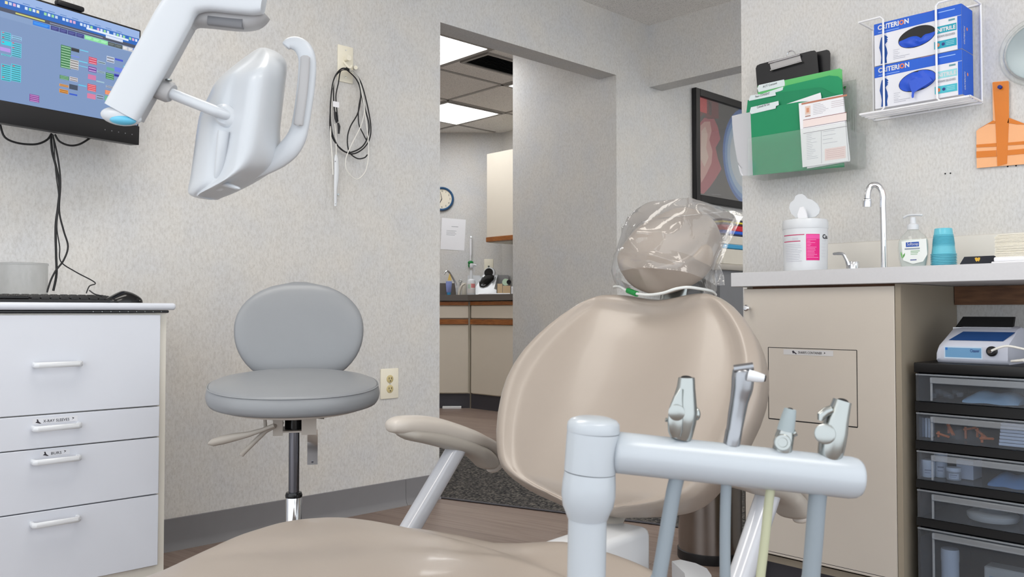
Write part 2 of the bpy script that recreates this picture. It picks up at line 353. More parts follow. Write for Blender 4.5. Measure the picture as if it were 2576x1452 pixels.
# far room shell
fd = V((math.cos(YAW), math.sin(YAW), 0)); dl = V((-math.sin(YAW), math.cos(YAW), 0))
q0 = V((5.25, (7.7 - fd.x * 5.25) / fd.y, 0)); q1 = q0 + dl * 2.4
struct('wall_side', bx(B(), 5.25, 5.35, YA + .126, q0.y, 0, ZC), 'wall')
bm = B(); prism(bm, [q0, q1, q1 + fd * .1, q0 + fd * .1], (0, 0, ZC)); struct('wall_corner', bm, 'wall')
struct('wall_far', bx(B(), 1.2, q1.x, q1.y, q1.y + .1, 0, ZC), 'wall')
struct('wall_far_left', bx(B(), 1.1, 1.2, YA + .126, q1.y, 0, ZC), 'wall')
bm = B()
for k in range(-3, 3):
    x = 3.52 + .61 * k; bx(bm, x - .012, x + .012, 3.062 if x < 3.55 else 3.76, min(7.2, q0.y + (q0.x - x) * .9), ZC - .005, ZC)
for k in range(-1, 4):
    y = 3.82 + .61 * k; bx(bm, 1.21, 5.24 if y < 5.6 else 5.24 - (y - 5.6) * 1.2, y - .012, y + .012, ZC - .005, ZC)
struct('trim_2', bm, 'tbar')
def cove(name, x0, x1, seam=True):
    prof = [(0, 0), (-.016, 0), (-.014, .004), (-.007, .012), (-.004, .03), (-.003, .107), (0, .109)]
    bm = B(); prism(bm, [(x0, YA + y, z) for y, z in prof], (x1 - x0, 0, 0)); return struct(name, bm, 'base')
cove('baseboard_back', -1.88, 2.1755); cove('baseboard_back', 2.177, 2.359); cove('baseboard_back', 3.59, 6.5)
struct('baseboard_partition', bx(B(), 3.575, 3.585, YA + .13, 3.745, 0, .105), 'base')

# ------------------------------------------------------------------ lamps in the ceilings
def ceiling_light(x0, x1, y0, y1, label, m, group):
    t = thing('ceiling_light', label, 'light', ((x0 + x1) / 2, (y0 + y1) / 2, ZC - .012), group)
    bm = B()
    for a in ((x0, x1, y0, y0 + .022), (x0, x1, y1 - .022, y1), (x0, x0 + .022, y0 + .022, y1 - .022), (x1 - .022, x1, y0 + .022, y1 - .022)): bx(bm, *a, ZC - .012, ZC)
    dp = .009 if m == 'lampfar' else .075                            # other diffusers deepened so their glowing sides brighten ceiling and upper walls
    obj('frame', bm, 'tbar', t); obj('diffuser', bx(B(), x0 + .022, x1 - .022, y0 + .022, y1 - .022, ZC - dp, ZC - .004), m, t)
gF = 'troffer lights in the far room'
ceiling_light(2.92, 3.50, 3.84, 4.42, 'square lit ceiling panel just behind the lintel, left of the dark vent', 'lampfar', gF)
ceiling_light(4.14, 4.72, 5.06, 5.64, 'lit ceiling panel deeper in the far room above the clock', 'lampfar', gF)
ceiling_light(4.14, 4.72, 3.84, 4.42, 'lit ceiling panel mostly hidden by the partition wall edge', 'lampfar', gF)
t_ = ceiling_light(2.0, 2.6, 5.0, 6.2, 'unseen ceiling light added at the far left to brighten the far room', 'lamp', gF)  # unseen fitting added so the far room and its ceiling get brighter
gN = 'troffer lights over the treatment room'
ceiling_light(.1, 1.3, 1.35, 1.95, 'long ceiling light over the dental chair', 'lamp', gN)
ceiling_light(.1, 1.3, -.75, -.15, 'long ceiling light behind the counter side of the room', 'lamp', gN)
ceiling_light(-1.5, -.9, .5, 1.7, 'long ceiling light near the open left side of the room', 'lamp', gN)  # no window stands here, this side of the room is left open
ceiling_light(4.7, 5.9, 1.2, 1.8, 'unseen ceiling light added to brighten the hallway past the header', 'lamp', gN)  # out-of-view lamp added to lift the dark hallway wall
ceiling_light(2.9, 3.5, .2, 1.4, 'unseen ceiling light added to brighten the passage behind the sink wall', 'lamp', gN)  # second added lamp, hidden by the sink wall, brightens hallway and header
t = thing('air_vent', 'dark ceiling air vent beside the lit panel in the far room', 'vent', (3.83, 4.065, ZC - .012))
bm = B()
for a in ((3.54, 4.12, 3.93, 3.95), (3.54, 4.12, 4.18, 4.20), (3.54, 3.56, 3.95, 4.18), (4.10, 4.12, 3.95, 4.18)): bx(bm, *a, ZC - .012, ZC)
obj('frame', bm, 'tbar', t); bm = B()
for k in range(11): box(bm, (3.83, 3.96 + .021 * k, ZC - .006), (.54, .014, .002), rot=Matrix.Rotation(.5, 3, 'X'))
obj('louvre', bm, 'dark', t); obj('backing', bx(B(), 3.56, 4.10, 3.95, 4.18, ZC - .002, ZC), 'dark', t)

# ================================================================== left drawer cabinet
CY = 2.36; cx0, cx1 = .40, .934
t = thing('drawer_cabinet', 'white four-drawer cabinet under the monitor at the left', 'cabinet', ((cx0 + cx1) / 2, 2.64, 0))
bm = B(); bx(bm, cx0, cx1, CY + .006, YA - .02, .09, .815); bx(bm, cx0 + .02, cx1 - .02, CY + .06, YA - .03, 0, .09)
obj('body', bm, 'whiteedge', t)
zs = [(.5636, .8105), (.4795, .5606), (.3245, .4765), (.1315, .3215)]
for k, (z0, z1) in enumerate(zs):
    dr = obj('drawer', bx(B(), cx0 + .02, cx1 - .0225, CY - .012, CY + .006, z0, z1, .0012, 1), 'white', t)
    hpx, hpy = ((163, 917), (160, 1075), (159, 1158), (156, 1314))[k]
    hp = PY(hpx, hpy, CY - .04); hx, hz = .653, hp.z
    bm = B(); pth = [(hx - .052, CY - .012, hz), (hx - .052, CY - .03, hz), (hx - .047, CY - .036, hz), (hx + .047, CY - .036, hz), (hx + .052, CY - .03, hz), (hx + .052, CY - .012, hz)]
    tube(bm, pth, .0045, 10, .007, up=(0, 0, 1), e=.7); obj('handle', bm, 'gloss', dr)
    if k in (1, 2):
        w_ = .094 if k == 1 else .058
        fr = Frame((hx - w_ / 2 - .002, CY - .0121, hz + .0125), (1, 0, 0), (0, 0, 1))
        print_rects('label_strip', fr, [(-.004, -.003, w_ + .006, .011, (214, 216, 222))], dr)
        text('lettering', 'X-RAY SLEEVES' if k == 1 else 'BURS', .0098, fr.m(.02, 0, .0007), 'ink', dr, width=w_ - .034)
        print_polys('tooth_mark', fr, [([(.002, .001), (.006, .0), (.012, -.002), (.016, -.002), (.01, .003), (.008, .009), (.005, .009), (.006, .004)], (40, 36, 44), 1)], dr); print_polys('arrow_mark', fr, [([(w_ - .008, .001), (w_ - .002, .006), (w_ - .008, .008), (w_ - .0055, .0045)], (40, 40, 44), 1)], dr)
t = thing('worktop', 'white rounded-edge worktop carrying keyboard and mouse', 'worktop', (.66, 2.63, .82))
obj('board', bx(B(), .385, .951, CY - .022, YA - .003, .8235, .8425, .0075, 3), 'white', t)
obj('tray_slot', bx(B(), .395, .938, CY - .004, YA - .1, .8155, .8230, .002, 1), 'blackgl', t)
for k in range(9): obj('screw', cyl(B(), (.74 + .022 * k, CY - .003, .8192), (.74 + .022 * k, CY - .0055, .8192), .0011, 8), 'satin', t)

# keyboard, mouse, tub
ZW = .8427; KY = 2.40
t = thing('keyboard', 'black computer keyboard lying along the front of the worktop', 'keyboard', (.64, KY + .07, ZW))
kx1 = PY(300, 750, KY).x; kx0 = kx1 - .44
bm = B(); prism(bm, [(kx0, KY, ZW), (kx0, KY + .15, ZW), (kx0, KY + .15, ZW + .018), (kx0, KY + .03, ZW + .009), (kx0, KY, ZW + .006)], (kx1 - kx0, 0, 0)); obj('case', bm, 'black', t)
key = None
for j in range(5):
    y = KY + .036 + .0225 * j; z = ZW + .009 + .0016 * j
    for i in range(19):
        if j == 0 and 5 <= i <= 9: continue
        x = kx0 + .012 + .0231 * i + (.0 if i < 14 else .002)
        if key is None:
            bm = B(); rows = []
            for s, h in ((.0095, 0), (.0095, .003), (.007, .008)): rows.append([(-s, -s, h), (s, -s, h), (s, s, h), (-s, s, h)])
            grid(bm, rows, True, True); key = obj('key', bm, 'dkgrey_pl', None); key.data.materials[0] = M['black']; INV[key.name] = Matrix(); key.parent = t; k_ = key
        else: k_ = key.copy(); COL.objects.link(k_)
        k_.location = INV[t.name] @ V((x, y, z))
obj('space_bar', bx(B(), kx0 + .012 + .0231 * 5 - .009, kx0 + .012 + .0231 * 9 + .009, KY + .027, KY + .045, ZW + .009, ZW + .0165, .002, 1), 'black', t)
t = thing('mouse', 'black computer mouse at the right end of the keyboard', 'mouse', (.80, KY + .0, ZW))
ma, mb = PY(264, 745, KY + .02), PY(358, 745, KY + .02); mc = (ma + mb) / 2; L_ = (mb - ma).length
rows = []
for i in range(15):
    q = i / 14; hgt = .030 * (math.sin(math.pi * min(1, q * .86 + .12)) ** .7) * (.45 + .55 * min(1, q * 2.2)) + .003; wd = .031 * math.sqrt(max(.03, 1 - (2 * q - 1) ** 4))
    x = ma.x + L_ * q; rows.append([(x, KY + .02 + wd * math.cos(th), ZW + .001 + hgt * max(0, math.sin(th)) ** .75) for th in [math.pi * k / 12 for k in range(13)]])
bm = B(); grid(bm, rows, True, True); obj('shell', bm, 'blackgl', t)
obj('cord', tube(B(), cr([PY(266, 752, KY + .035) + V((0, 0, .0)), PY(252, 744, KY + .03), PY(238, 740, KY + .04), PY(225, 742, KY + .10) + V((0, 0, .012))]), .0018, 8), 'black', t)
bm = B(); tc_ = PY(60, 735, 2.80); rt = .062
lathe(bm, [(0, 0), (rt * .93, 0), (rt, .004), (rt, .112), (rt * 1.03, .113), (rt * 1.03, .118), (rt, .119), (0, .119)], (tc_.x, 2.80, ZW), 32)
solo('plastic_tub', bm, 'frost', 'round clouded plastic tub behind the keyboard', 'tub')

# ================================================================== monitor
a_ = R(18.9); rl = R(2.0); tl = R(3.6)
mu = V((math.cos(a_) * math.cos(rl), math.sin(a_) * math.cos(rl), math.sin(rl)))
nn = V((math.sin(a_), -math.cos(a_), 0)); mv = (V((0, 0, 1)) * math.cos(tl) + nn * math.sin(tl))
TR_ = PY(355, 76, 2.745); fr = Frame(TR_, mu, mv); FW, FH = .556, None
b_ = fr.px(345, 365); FH = -b_[1]
fr = Frame(fr.p(-FW, -FH), mu, mv)            # origin bottom left of the front
t = thing('monitor', 'wall-hung computer monitor showing a coloured appointment schedule', 'monitor', fr.p(FW / 2, 0, -.02))
def slab(fr, a0, a1, b0, b1, h0, h1, bev=0):
    bm = B(); box(bm, fr.p((a0 + a1) / 2, (b0 + b1) / 2, (h0 + h1) / 2), (a1 - a0, b1 - b0, h1 - h0), bev, 2, rot=Matrix((fr.u, fr.v, fr.n)).transposed()); return bm
BB = fr.px(260, 300)[1]                       # top of the lower bezel
obj('housing', slab(fr, 0, FW, 0, FH, -.036, 0, .003), 'black', t)
obj('lower_bezel', slab(fr, .0, FW, .0, BB - .002, 0, .004, .0015), 'black', t)
sc = [(.006, BB, FW - .006, FH - .006, (122, 148, 190))]
def sp(x0, y0, x1, y1, c, ly=1):              # patch of the picture between two measured corners
    a0, b1 = fr.px(x0, y0); a1, b0 = fr.px(x1, y1); a0 = max(.006, a0); sc.append((a0, max(BB, b0), min(FW - .006, a1), min(FH - .006, b1), c, ly))
HT = FH - .006
def band(t0, t1, c, ly=1, a0=.006, a1=FW - .006): sc.append((a0, HT - t1, a1, HT - t0, c, ly))
band(0, .0235, (150, 178, 226)); band(.0235, .046, (26, 100, 190)); band(.046, .0565, (70, 76, 96)); band(.0565, .073, (130, 156, 196))
for k in range(38):
    a = .12 + .0112 * k
    if k % 5 != 4: sc.append((a, HT - .0345, a + .008, HT - .0265, random.choice([(210, 226, 248), (190, 210, 240), (232, 222, 170), (220, 170, 210), (150, 214, 160)]), 2))
for k in range(9): sc.append((.17 + .037 * k, HT - .0205, .19 + .037 * k, HT - .018, (100, 140, 200), 2))
sc.append((.15, HT - .0535, .235, HT - .0495, (206, 206, 110), 2)); sc.append((.25, HT - .053, .42, HT - .0505, (150, 156, 176), 2)); sc.append((.365, HT - .040, .51, HT - .034, (226, 236, 250), 2)); sc.append((.43, HT - .049, .49, HT - .041, (214, 226, 246), 3))
tab = [(.20, .05, (24, 120, 226))] + [(.253 + .0265 * k, .025, (52, 58, 128)) for k in range(4)] + [(.36 + .026 * k, .026, (138, 222, 158)) for k in range(3)] + [(.4385 + .0255 * k, .025, (74, 84, 84)) for k in range(2)] + [(.49, .018, (206, 206, 210)), (.509, .018, (196, 196, 202)), (.528, .014, (16, 96, 220))]
for a, w_, c in tab: sc.append((a, HT - .070, a + w_, HT - .058, c, 2)); sc.append((a + .003, HT - .0632, a + w_ - .004, HT - .0618, tuple(min(255, x + 60) for x in c), 3)); sc.append((a + .003, HT - .0665, a + w_ - .008, HT - .0653, tuple(min(255, x + 50) for x in c), 3))
def block(x0, y0, x1, y1, c, lines=0, lc=None):
    sp(x0, y0, x1, y1, c, 2); a0, b1 = fr.px(x0, y0); a1, b0 = fr.px(x1, y1)
    for k in range(lines):
        b = b1 - (b1 - b0) * (k + .55) / lines; sc.append((a0 + .0015, b - (b1 - b0) / lines * .22, a1 - .0015, b + (b1 - b0) / lines * .2, lc or tuple(int(x * .62) for x in c), 3))
block(3, 78, 27, 104, (96, 200, 226), 4); block(3, 100, 28, 117, (40, 206, 226)); block(0, 117, 26, 133, (180, 150, 226)); block(3, 134, 27, 144, (110, 206, 226), 2)
block(29, 88, 54, 104, (150, 200, 238), 2); block(29, 105, 53, 147, (100, 200, 226), 7); block(3, 160, 26, 206, (84, 206, 226), 8); block(28, 160, 52, 208, (84, 206, 226), 8)

for k_ in range(14):
    x_, y_ = random.choice([(5, 80), (5, 92), (5, 104), (30, 106), (30, 118), (30, 134), (5, 164), (5, 178), (5, 192), (31, 164), (31, 176), (31, 190), (151, 204), (225, 146)]); sp(x_, y_, x_ + 5, y_ + 4, (206, 90, 120), 4)
block(74, 236, 98, 259, (128, 40, 140), 4, (196, 150, 206))
block(153, 112, 177, 175, (52, 120, 70), 9, (150, 196, 160)); block(179, 119, 199, 133, (56, 62, 72), 1); block(177, 138, 199, 146, (120, 140, 226)); block(176, 148, 197, 177, (204, 202, 202), 4)
block(200, 124, 222, 132, (110, 206, 236)); block(198, 152, 220, 160, (110, 206, 236)); block(198, 164, 220, 171, (110, 206, 236))
block(150, 188, 173, 203, (52, 120, 70), 3, (150, 196, 160)); block(150, 203, 172, 208, (120, 170, 150)); block(175, 192, 195, 207, (206, 200, 206), 2); block(149, 210, 172, 221, (226, 160, 90), 2); block(149, 223, 171, 237, (226, 150, 60), 2); block(174, 211, 195, 228, (58, 72, 92)); block(174, 234, 194, 242, (40, 84, 200)); block(197, 212, 217, 219, (90, 200, 236))
block(223, 142, 243, 164, (206, 60, 90), 3, (226, 150, 170)); block(222, 166, 242, 184, (110, 52, 150), 2, (190, 160, 214)); block(221, 186, 241, 203, (204, 120, 166)); block(220, 210, 241, 232, (206, 50, 70), 4, (236, 160, 170)); block(219, 234, 240, 251, (214, 124, 160)); block(245, 152, 265, 163, (166, 190, 206), 1); block(244, 176, 264, 187, (156, 186, 206), 2); block(242, 202, 262, 210, (156, 190, 206)); block(242, 236, 260, 252, (150, 170, 200), 2)
block(268, 140, 287, 160, (196, 206, 226), 2); block(289, 146, 309, 156, (60, 80, 206)); block(268, 168, 287, 180, (100, 170, 150)); block(266, 182, 286, 202, (44, 116, 66), 3, (140, 196, 150)); block(288, 168, 308, 184, (106, 130, 226)); block(287, 185, 309, 197, (58, 66, 196), 1); block(266, 214, 285, 224, (170, 180, 204), 2); block(264, 226, 284, 241, (226, 120, 70), 3, (246, 180, 140)); block(263, 240, 278, 256, (110, 180, 150)); block(310, 165, 325, 172, (96, 196, 230))
print_rects('screen', fr, sc, t, 'screen', .0003, .00018)
obj('webcam', slab(fr, FW - .285, FW - .20, FH, FH + .016, -.016, .006, .006), 'black', t)
bm = B(); cyl(bm, fr.p(FW / 2, FH * .5, -.036), fr.p(FW / 2, FH * .5, -.1), .035)
cp = fr.p(FW / 2, FH * .5, -.09); tube(bm, [cp, V((cp.x, YA - .02, cp.z))], .02, 10); bx(bm, cp.x - .06, cp.x + .06, YA - .02, YA, cp.z - .06, cp.z + .06); obj('wall_bracket', bm, 'black', t)
for k in range(5):
    a = fr.px(262 + 17 * k, 322 + 2.4 * k)[0]; obj('button', cyl(B(), fr.p(a, .030, .004), fr.p(a, .030, .0048), .0018, 8), 'dkgrey_pl', t)
# monitor leads
cyb = 2.78
def wall_path(pts, y, dz=0): return [PY(a, b, y + (c[0] if c else 0)) for a, b, *c in pts]
def lead(name, pts, r, m, label, cat='cable', y=cyb, group=None, k=6):
    return solo(name, tube(B(), cr(wall_path(pts, y), k), r, 8), m, label, cat, group)
gC = 'black leads hanging from the monitor'
lead('video_cable', [(128, 338), (131, 380), (141, 420), (150, 470), (146, 520), (140, 570), (141, 640), (142, 690), (134, 732)], .0035, 'cableB', 'thick black lead dropping straight from monitor to keyboard', group=gC)
lead('power_cable', [(132, 338), (146, 400), (152, 460), (149, 530), (160, 580), (171, 620), (160, 655), (141, 680), (128, 705), (118, 736)], .0027, 'cableB', 'black lead that bows right then crosses the others', group=gC, y=cyb - .012)
lead('mouse_cable', [(134, 340), (140, 430), (148, 500), (143, 570), (150, 620), (153, 658), (190, 684), (239, 711), (225, 720), (217, 738)], .0018, 'cableB', 'thin black lead zigzagging right towards the mouse', group=gC, y=cyb - .022)
lead('looped_cable', [(0, 312), (12, 345), (45, 360), (90, 363), (118, 352), (130, 336)], .003, 'cableB', 'black lead looping under the left part of the monitor', group=gC, y=cyb - .03)
lead('looped_cable', [(138, 338), (150, 356), (175, 366), (200, 363), (226, 348)], .003, 'cableB', 'short black lead looping under the monitor on the right', group=gC, y=cyb - .03)

# ================================================================== outlets and the hanging leads on the back wall
def plate(name, fr, w, h, label, cat, m='ivory', toggles=0):
    t = thing(name, label, cat, fr.p(w / 2, 0)); obj('cover_plate', slab(fr, 0, w, 0, h, 0, .006, .003), m, t); return t
a = PY(956, 1005, YA); b = PY(1001, 926, YA); fr = Frame(a, (1, 0, 0), (0, 0, 1)); w_, h_ = b.x - a.x, b.z - a.z
t = plate('wall_outlet', fr, w_, h_, 'ivory duplex wall outlet right of the stool seat', 'outlet')
for zz in (.325, .655):
    bm = B(); lathe(bm, [(.0165, 0), (.0165, .002), (.015, .003), (0, .003)], fr.p(w_ * .5, h_ * zz, .006), 24, axis(fr.n)); rc = obj('receptacle', bm, 'ivory_d', t)
    bm = B()
    for dx in (-.0062, .0062): box(bm, fr.p(w_ * .5 + dx, h_ * zz + .003, .0092), (.0022, .001, .008))
    box(bm, fr.p(w_ * .5, h_ * zz - .008, .0092), (.004, .001, .004)); obj('slot', bm, 'dark', rc)
cyl(bm := B(), fr.p(w_ * .5, h_ * .49, .006), fr.p(w_ * .5, h_ * .49, .008), .0025, 10); obj('screw', bm, 'satin', t)
a = PY(848, 204, YA); b = PY(887, 121, YA); fr = Frame(a, (1, 0, 0), (0, 0, 1)); w_, h_ = b.x - a.x, b.z - a.z
t = plate('cable_plate', fr, w_, h_, 'ivory jack plate high on the wall holding coiled leads', 'wall plate')
for zz in (.88, .14): obj('screw', cyl(B(), fr.p(w_ * .5, h_ * zz, .006), fr.p(w_ * .5, h_ * zz, .0075), .003, 10), 'satin', t)
bm = B(); cyl(bm, fr.p(w_ * .5, h_ * .64, .006), fr.p(w_ * .5, h_ * .64, .03), .011, 16); obj('jack', bm, 'ivory', t)
bm = B(); tube(bm, cr([fr.p(w_ * .38, h_ * .55, .006), fr.p(w_ * .36, h_ * .42, .03), fr.p(w_ * .45, h_ * .33, .045), fr.p(w_ * .5, h_ * .40, .05)]), .004, 8); obj('hook', bm, 'ivory', t)
cyl(bm := B(), PY(895, 170, YA), PY(895, 170, YA - .03), .008, 12); solo('wall_peg', bm, 'ivory', 'small pale peg on the wall right of the jack plate', 'peg')
t = thing('sensor_lead', 'black sensor lead coiled in long loops on the jack plate', 'cable', PY(880, 400, YA - .03))
bp = lambda q, y=.03: [PY(780 + x * .3031, 100 + z * .3031, YA - y - (c[0] if c else 0)) for x, z, *c in q]
bm = B()
tube(bm, cr(bp([(350, 265), (300, 240, .03), (255, 245, .02), (205, 310), (180, 420), (168, 600), (180, 760), (230, 880), (300, 935), (370, 925), (440, 880), (480, 800), (488, 700), (455, 570), (420, 430), (405, 330), (365, 275, .01), (300, 232, .03)])), .0029, 8)
tube(bm, cr(bp([(300, 250, .02), (360, 270), (420, 350), (465, 500), (500, 680), (500, 800), (455, 890), (370, 945), (290, 930), (200, 840), (165, 720), (170, 560)], .022)), .0026, 8)
tube(bm, cr(bp([(300, 245, .02), (385, 330), (420, 440), (400, 600), (335, 720), (310, 820), (325, 930), (390, 985), (450, 980), (475, 955)], .036)), .0026, 8)
tube(bm, cr(bp([(420, 470), (402, 580), (405, 700), (440, 780), (465, 830)], .03)), .0024, 8)
tube(bm, cr(bp([(300, 245, .02), (250, 260), (200, 330), (195, 450), (200, 560), (212, 640)], .026)), .0026, 8)
tube(bm, cr(bp([(310, 250, .02), (255, 260), (235, 360), (215, 460), (220, 560), (232, 680)], .034)), .0024, 8)
obj('lead', bm, 'cableB', t)
bm = B(); tube(bm, bp([(208, 600), (214, 650), (222, 690)], .026), [.005, .0065, .004], 10); obj('plug', bm, 'black', t); bm = B(); tube(bm, bp([(232, 690), (240, 720), (238, 780)], .034), [.004, .006, .004], 10); obj('plug', bm, 'black', t)
bm = B(); fr2 = Frame(bp([(190, 555)], .04)[0], (1, 0, 0), (0, 0, 1)); obj('tag', slab(fr2, 0, .028, 0, .022, 0, .0006), 'paper', t)
t = thing('camera_lead', 'thin white lead looping among the black coil', 'cable', PY(900, 440, YA - .03))
bm = B()
tube(bm, cr(bp([(300, 235, .03), (230, 270), (185, 400), (175, 600), (172, 800), (185, 1000), (190, 1120)], .03)), .0022, 8)
tube(bm, cr(bp([(330, 250, .03), (400, 320), (440, 500), (450, 600), (420, 720), (350, 860), (300, 980), (300, 1070), (350, 1140), (400, 1155), (460, 1090), (485, 960), (480, 800), (455, 600), (445, 500)], .04)), .002, 8)
tube(bm, cr(bp([(205, 700), (215, 800), (218, 960)], .03)), .0022, 8); obj('lead', bm, 'cableW', t)
t = thing('intraoral_camera', 'slim white wand hanging below the coiled leads', 'camera wand', bp([(212, 1380)])[0])
pp = bp([(216, 955), (218, 990), (220, 1080), (218, 1160), (212, 1240), (212, 1382)], .03)
obj('wand', tube(B(), pp, [.005, .0098, .0108, .0102, .0068, .0062], 14, [.003, .006, .0065, .006, .004, .003], up=(0, -1, 0)), 'gloss', t)
cyl(bm := B(), bp([(209, 1010)], .036)[0], bp([(209, 1010)], .0375)[0], .002, 8); obj('button', bm, 'dkgrey_pl', t); obj('rivet', cyl(B(), bp([(210, 1362)], .033)[0], bp([(210, 1362)], .0342)[0], .0014, 8), 'dkgrey_pl', t)
cyl(bm := B(), PY(851, 489, YA), PY(851, 489, YA - .012), .004, 10); solo('wall_clip', bm, 'satin', 'tiny metal clip on the wall beside the hanging wand', 'clip')
# ================================================================== dental chair
AZ = R(6); hd = V((math.cos(AZ), math.sin(AZ), 0)); hu = V((math.sin(AZ), -math.cos(AZ), 0)); UP = V((0, 0, 1))
CO = V((1.2676, 1.1313, 0))                        # floor point under the hinge of the backrest
def ch(s, u, z): return CO + hd * s + hu * u + UP * z
def interp(tab, x):
    if x <= tab[0][0]: return tab[0][1]
    for (a, p), (b, q) in zip(tab, tab[1:]):
        if x <= b: return p + (q - p) * (x - a) / (b - a)
    return tab[-1][1]
def smooth(a, b, x): t = max(0, min(1, (x - a) / (b - a))); return t * t * (3 - 2 * t)
chair = thing('dental_chair', 'taupe reclining dental chair with putty armrests in the middle of the room', 'dental chair', ch(-.35, 0, 0))
TH = R(57); bv = hd * math.cos(TH) + UP * math.sin(TH); bn = hu.cross(bv); bO = ch(0, 0, .4397)    # backrest frame: hu, bv, bn (towards the sitter)
wt = [(0, .06), (.008, .10), (.018, .155), (.032, .205), (.05, .236), (.07, .254), (.10, .271), (.13, .284), (.17, .297), (.22, .308), (.26, .311), (.30, .307), (.34, .296), (.38, .277), (.41, .258), (.44, .234), (.47, .203), (.495, .168), (.51, .135), (.519, .09)]
vsr = [q[0] for q in wt]; N = 64; rows = []
vs_f = []
for (a, _), (b, _) in zip(wt, wt[1:]): vs_f += [a + (b - a) * k / 3 for k in range(3)]
vs_f.append(wt[-1][0])
# smooth the width table a little
wfun = lambda v: (interp(wt, v - .006) + interp(wt, v) * 2 + interp(wt, v + .006)) / 4
for v in vs_f:
    w = wfun(v); row = []
    th = .034 * min(1, (max(.0001, min(v, .519 - v)) / .05) ** .5 + .12)
    for k in range(N):
        t = 2 * math.pi * k / N; c_, s_ = math.cos(t), math.sin(t)
        x = w * math.copysign(abs(c_) ** .72, c_); q = x / .31
        y = th * math.copysign(abs(s_) ** .6, s_)
        edge = min((w - abs(x)) / .06, max(0, .52 - v) / .06, 1)
        if s_ > 0:
            y += .007 * smooth(.0, .4, edge) * (1 - smooth(.4, .9, edge)) - .010 * smooth(.35, 1, edge)
            y += (-.009 * math.exp(-(x / .11) ** 2) * smooth(.02, .25, v) + .006 * math.exp(-((abs(x) - .14) / .06) ** 2)) * smooth(.2, 1, edge) * (1 - .5 * smooth(.3, .5, v))
            y -= .020 * math.exp(-((x - .0) / .08) ** 2) * smooth(.38, .50, v)
        else: y = y * 1.3 - .012 * (1 - q * q)
        vv = v - .007 * math.exp(-(x / .085) ** 2) * smooth(.38, .519, v)
        y += .03 * (abs(x) / .31) ** 2.2 * smooth(0, .3, edge if s_ < 0 else 1)       # wings come forward a little
        row.append(bO + hu * x + bv * vv + bn * (y - .03))
    rows.append(row)
bm = B(); grid(bm, rows, True, True); back = obj('backrest', bm, 'vinyl', chair, sharp=80)
# seat and leg pad
def seat_w(s): return interp([(-1.30, .10), (-1.27, .15), (-1.2, .175), (-1.0, .185), (-.86, .197), (-.77, .214), (-.70, .243), (-.61, .278), (-.53, .298), (-.47, .303), (-.40, .300), (-.34, .298), (-.28, .312), (-.22, .326), (-.19, .322), (-.165, .30), (-.15, .26), (-.145, .20)], s)
def seat_z(s): return interp([(-1.3, .425), (-1.2, .438), (-1.0, .452), (-.8, .464), (-.6, .476), (-.50, .476), (-.42, .466), (-.37, .447), (-.335, .429), (-.30, .425), (-.25, .430), (-.2, .428), (-.165, .418), (-.145, .392)], s)
rows = []; S0, S1, NS = -1.30, -.145, 74
for i in range(NS + 1):
    s = S0 + (S1 - S0) * i / NS; w = (seat_w(s - .015) + seat_w(s) * 2 + seat_w(s + .015)) / 4; z = (seat_z(s - .02) + 2 * seat_z(s) + seat_z(s + .02)) / 4; row = []
    for k in range(N):
        t = 2 * math.pi * k / N; c_, s_ = math.cos(t), math.sin(t); x = w * math.copysign(abs(c_) ** .72, c_)
        if s_ >= 0:
            h = abs(s_) ** .62; zz = z - .062 + .062 * h
            d = (x - .115) * .72 + (s + .44) * -.70                                    # raised thigh support on the far side from the stool
            zz -= .007 * math.exp(-(d / .028) ** 2) * h * smooth(-.80, -.5, s) * (1 - smooth(-.36, -.31, s))
            zz -= .034 * smooth(.14, -.08, x) * smooth(-.36, -.30, s) * h
        else: zz = z - .062 - .035 * abs(s_) ** .6
        row.append(ch(s, x, zz))
    rows.append(row)
bm = B(); grid(bm, rows, True, True); obj('seat_pad', bm, 'vinyl', chair, sharp=80)
# clear cover at the foot end
rows = []
for i in range(12):
    s = -1.31 + .045 * i; w = seat_w(s) + .004; z = seat_z(s) + .003
    rows.append([ch(s, w * math.copysign(abs(math.cos(t)) ** .8, math.cos(t)), (z - .062 + .063 * abs(math.sin(t)) ** .62) if math.sin(t) >= 0 else z - .062 - .04 * abs(math.sin(t)) ** .6) for t in [2 * math.pi * k / 40 for k in range(40)]])
bm = B(); grid(bm, rows, True); obj('toe_cover', bm, 'frost', chair)
# structure below
bm = B()
def cbox(bm, s0, s1, u0, u1, z0, z1, bev=.01):
    box(bm, ch((s0 + s1) / 2, (u0 + u1) / 2, (z0 + z1) / 2), (s1 - s0, u1 - u0, z1 - z0), bev, 3, rot=Matrix((hd, hu * -1, UP)).transposed())
cbox(bm, -.98, -.18, -.17, .17, 0, .055, .02); obj('base_plate', bm, 'gloss', chair)
bm = B(); cbox(bm, -.66, -.30, -.10, .10, .05, .335, .03); obj('lift_column', bm, 'gloss', chair)
bm = B(); cbox(bm, -.16, .09, .004, .108, .10, .395, .016); obj('rear_housing', bm, 'gloss', chair)
bm = B(); tube(bm, [ch(.06, 0, .38), ch(.16, 0, .48), ch(.36, 0, .78)], [.05, .05, .04], 14, [.02, .018, .014]); obj('back_support', bm, 'armpl2', chair)
bm = B()
for sg in (-1, 1): tube(bm, [ch(-.40, .05 * sg, .31), ch(-.30, .25 * sg, .315), ch(-.21, .365 * sg, .32)], .022, 10, .016)
obj('arm_bracket', bm, 'armpl2', chair)
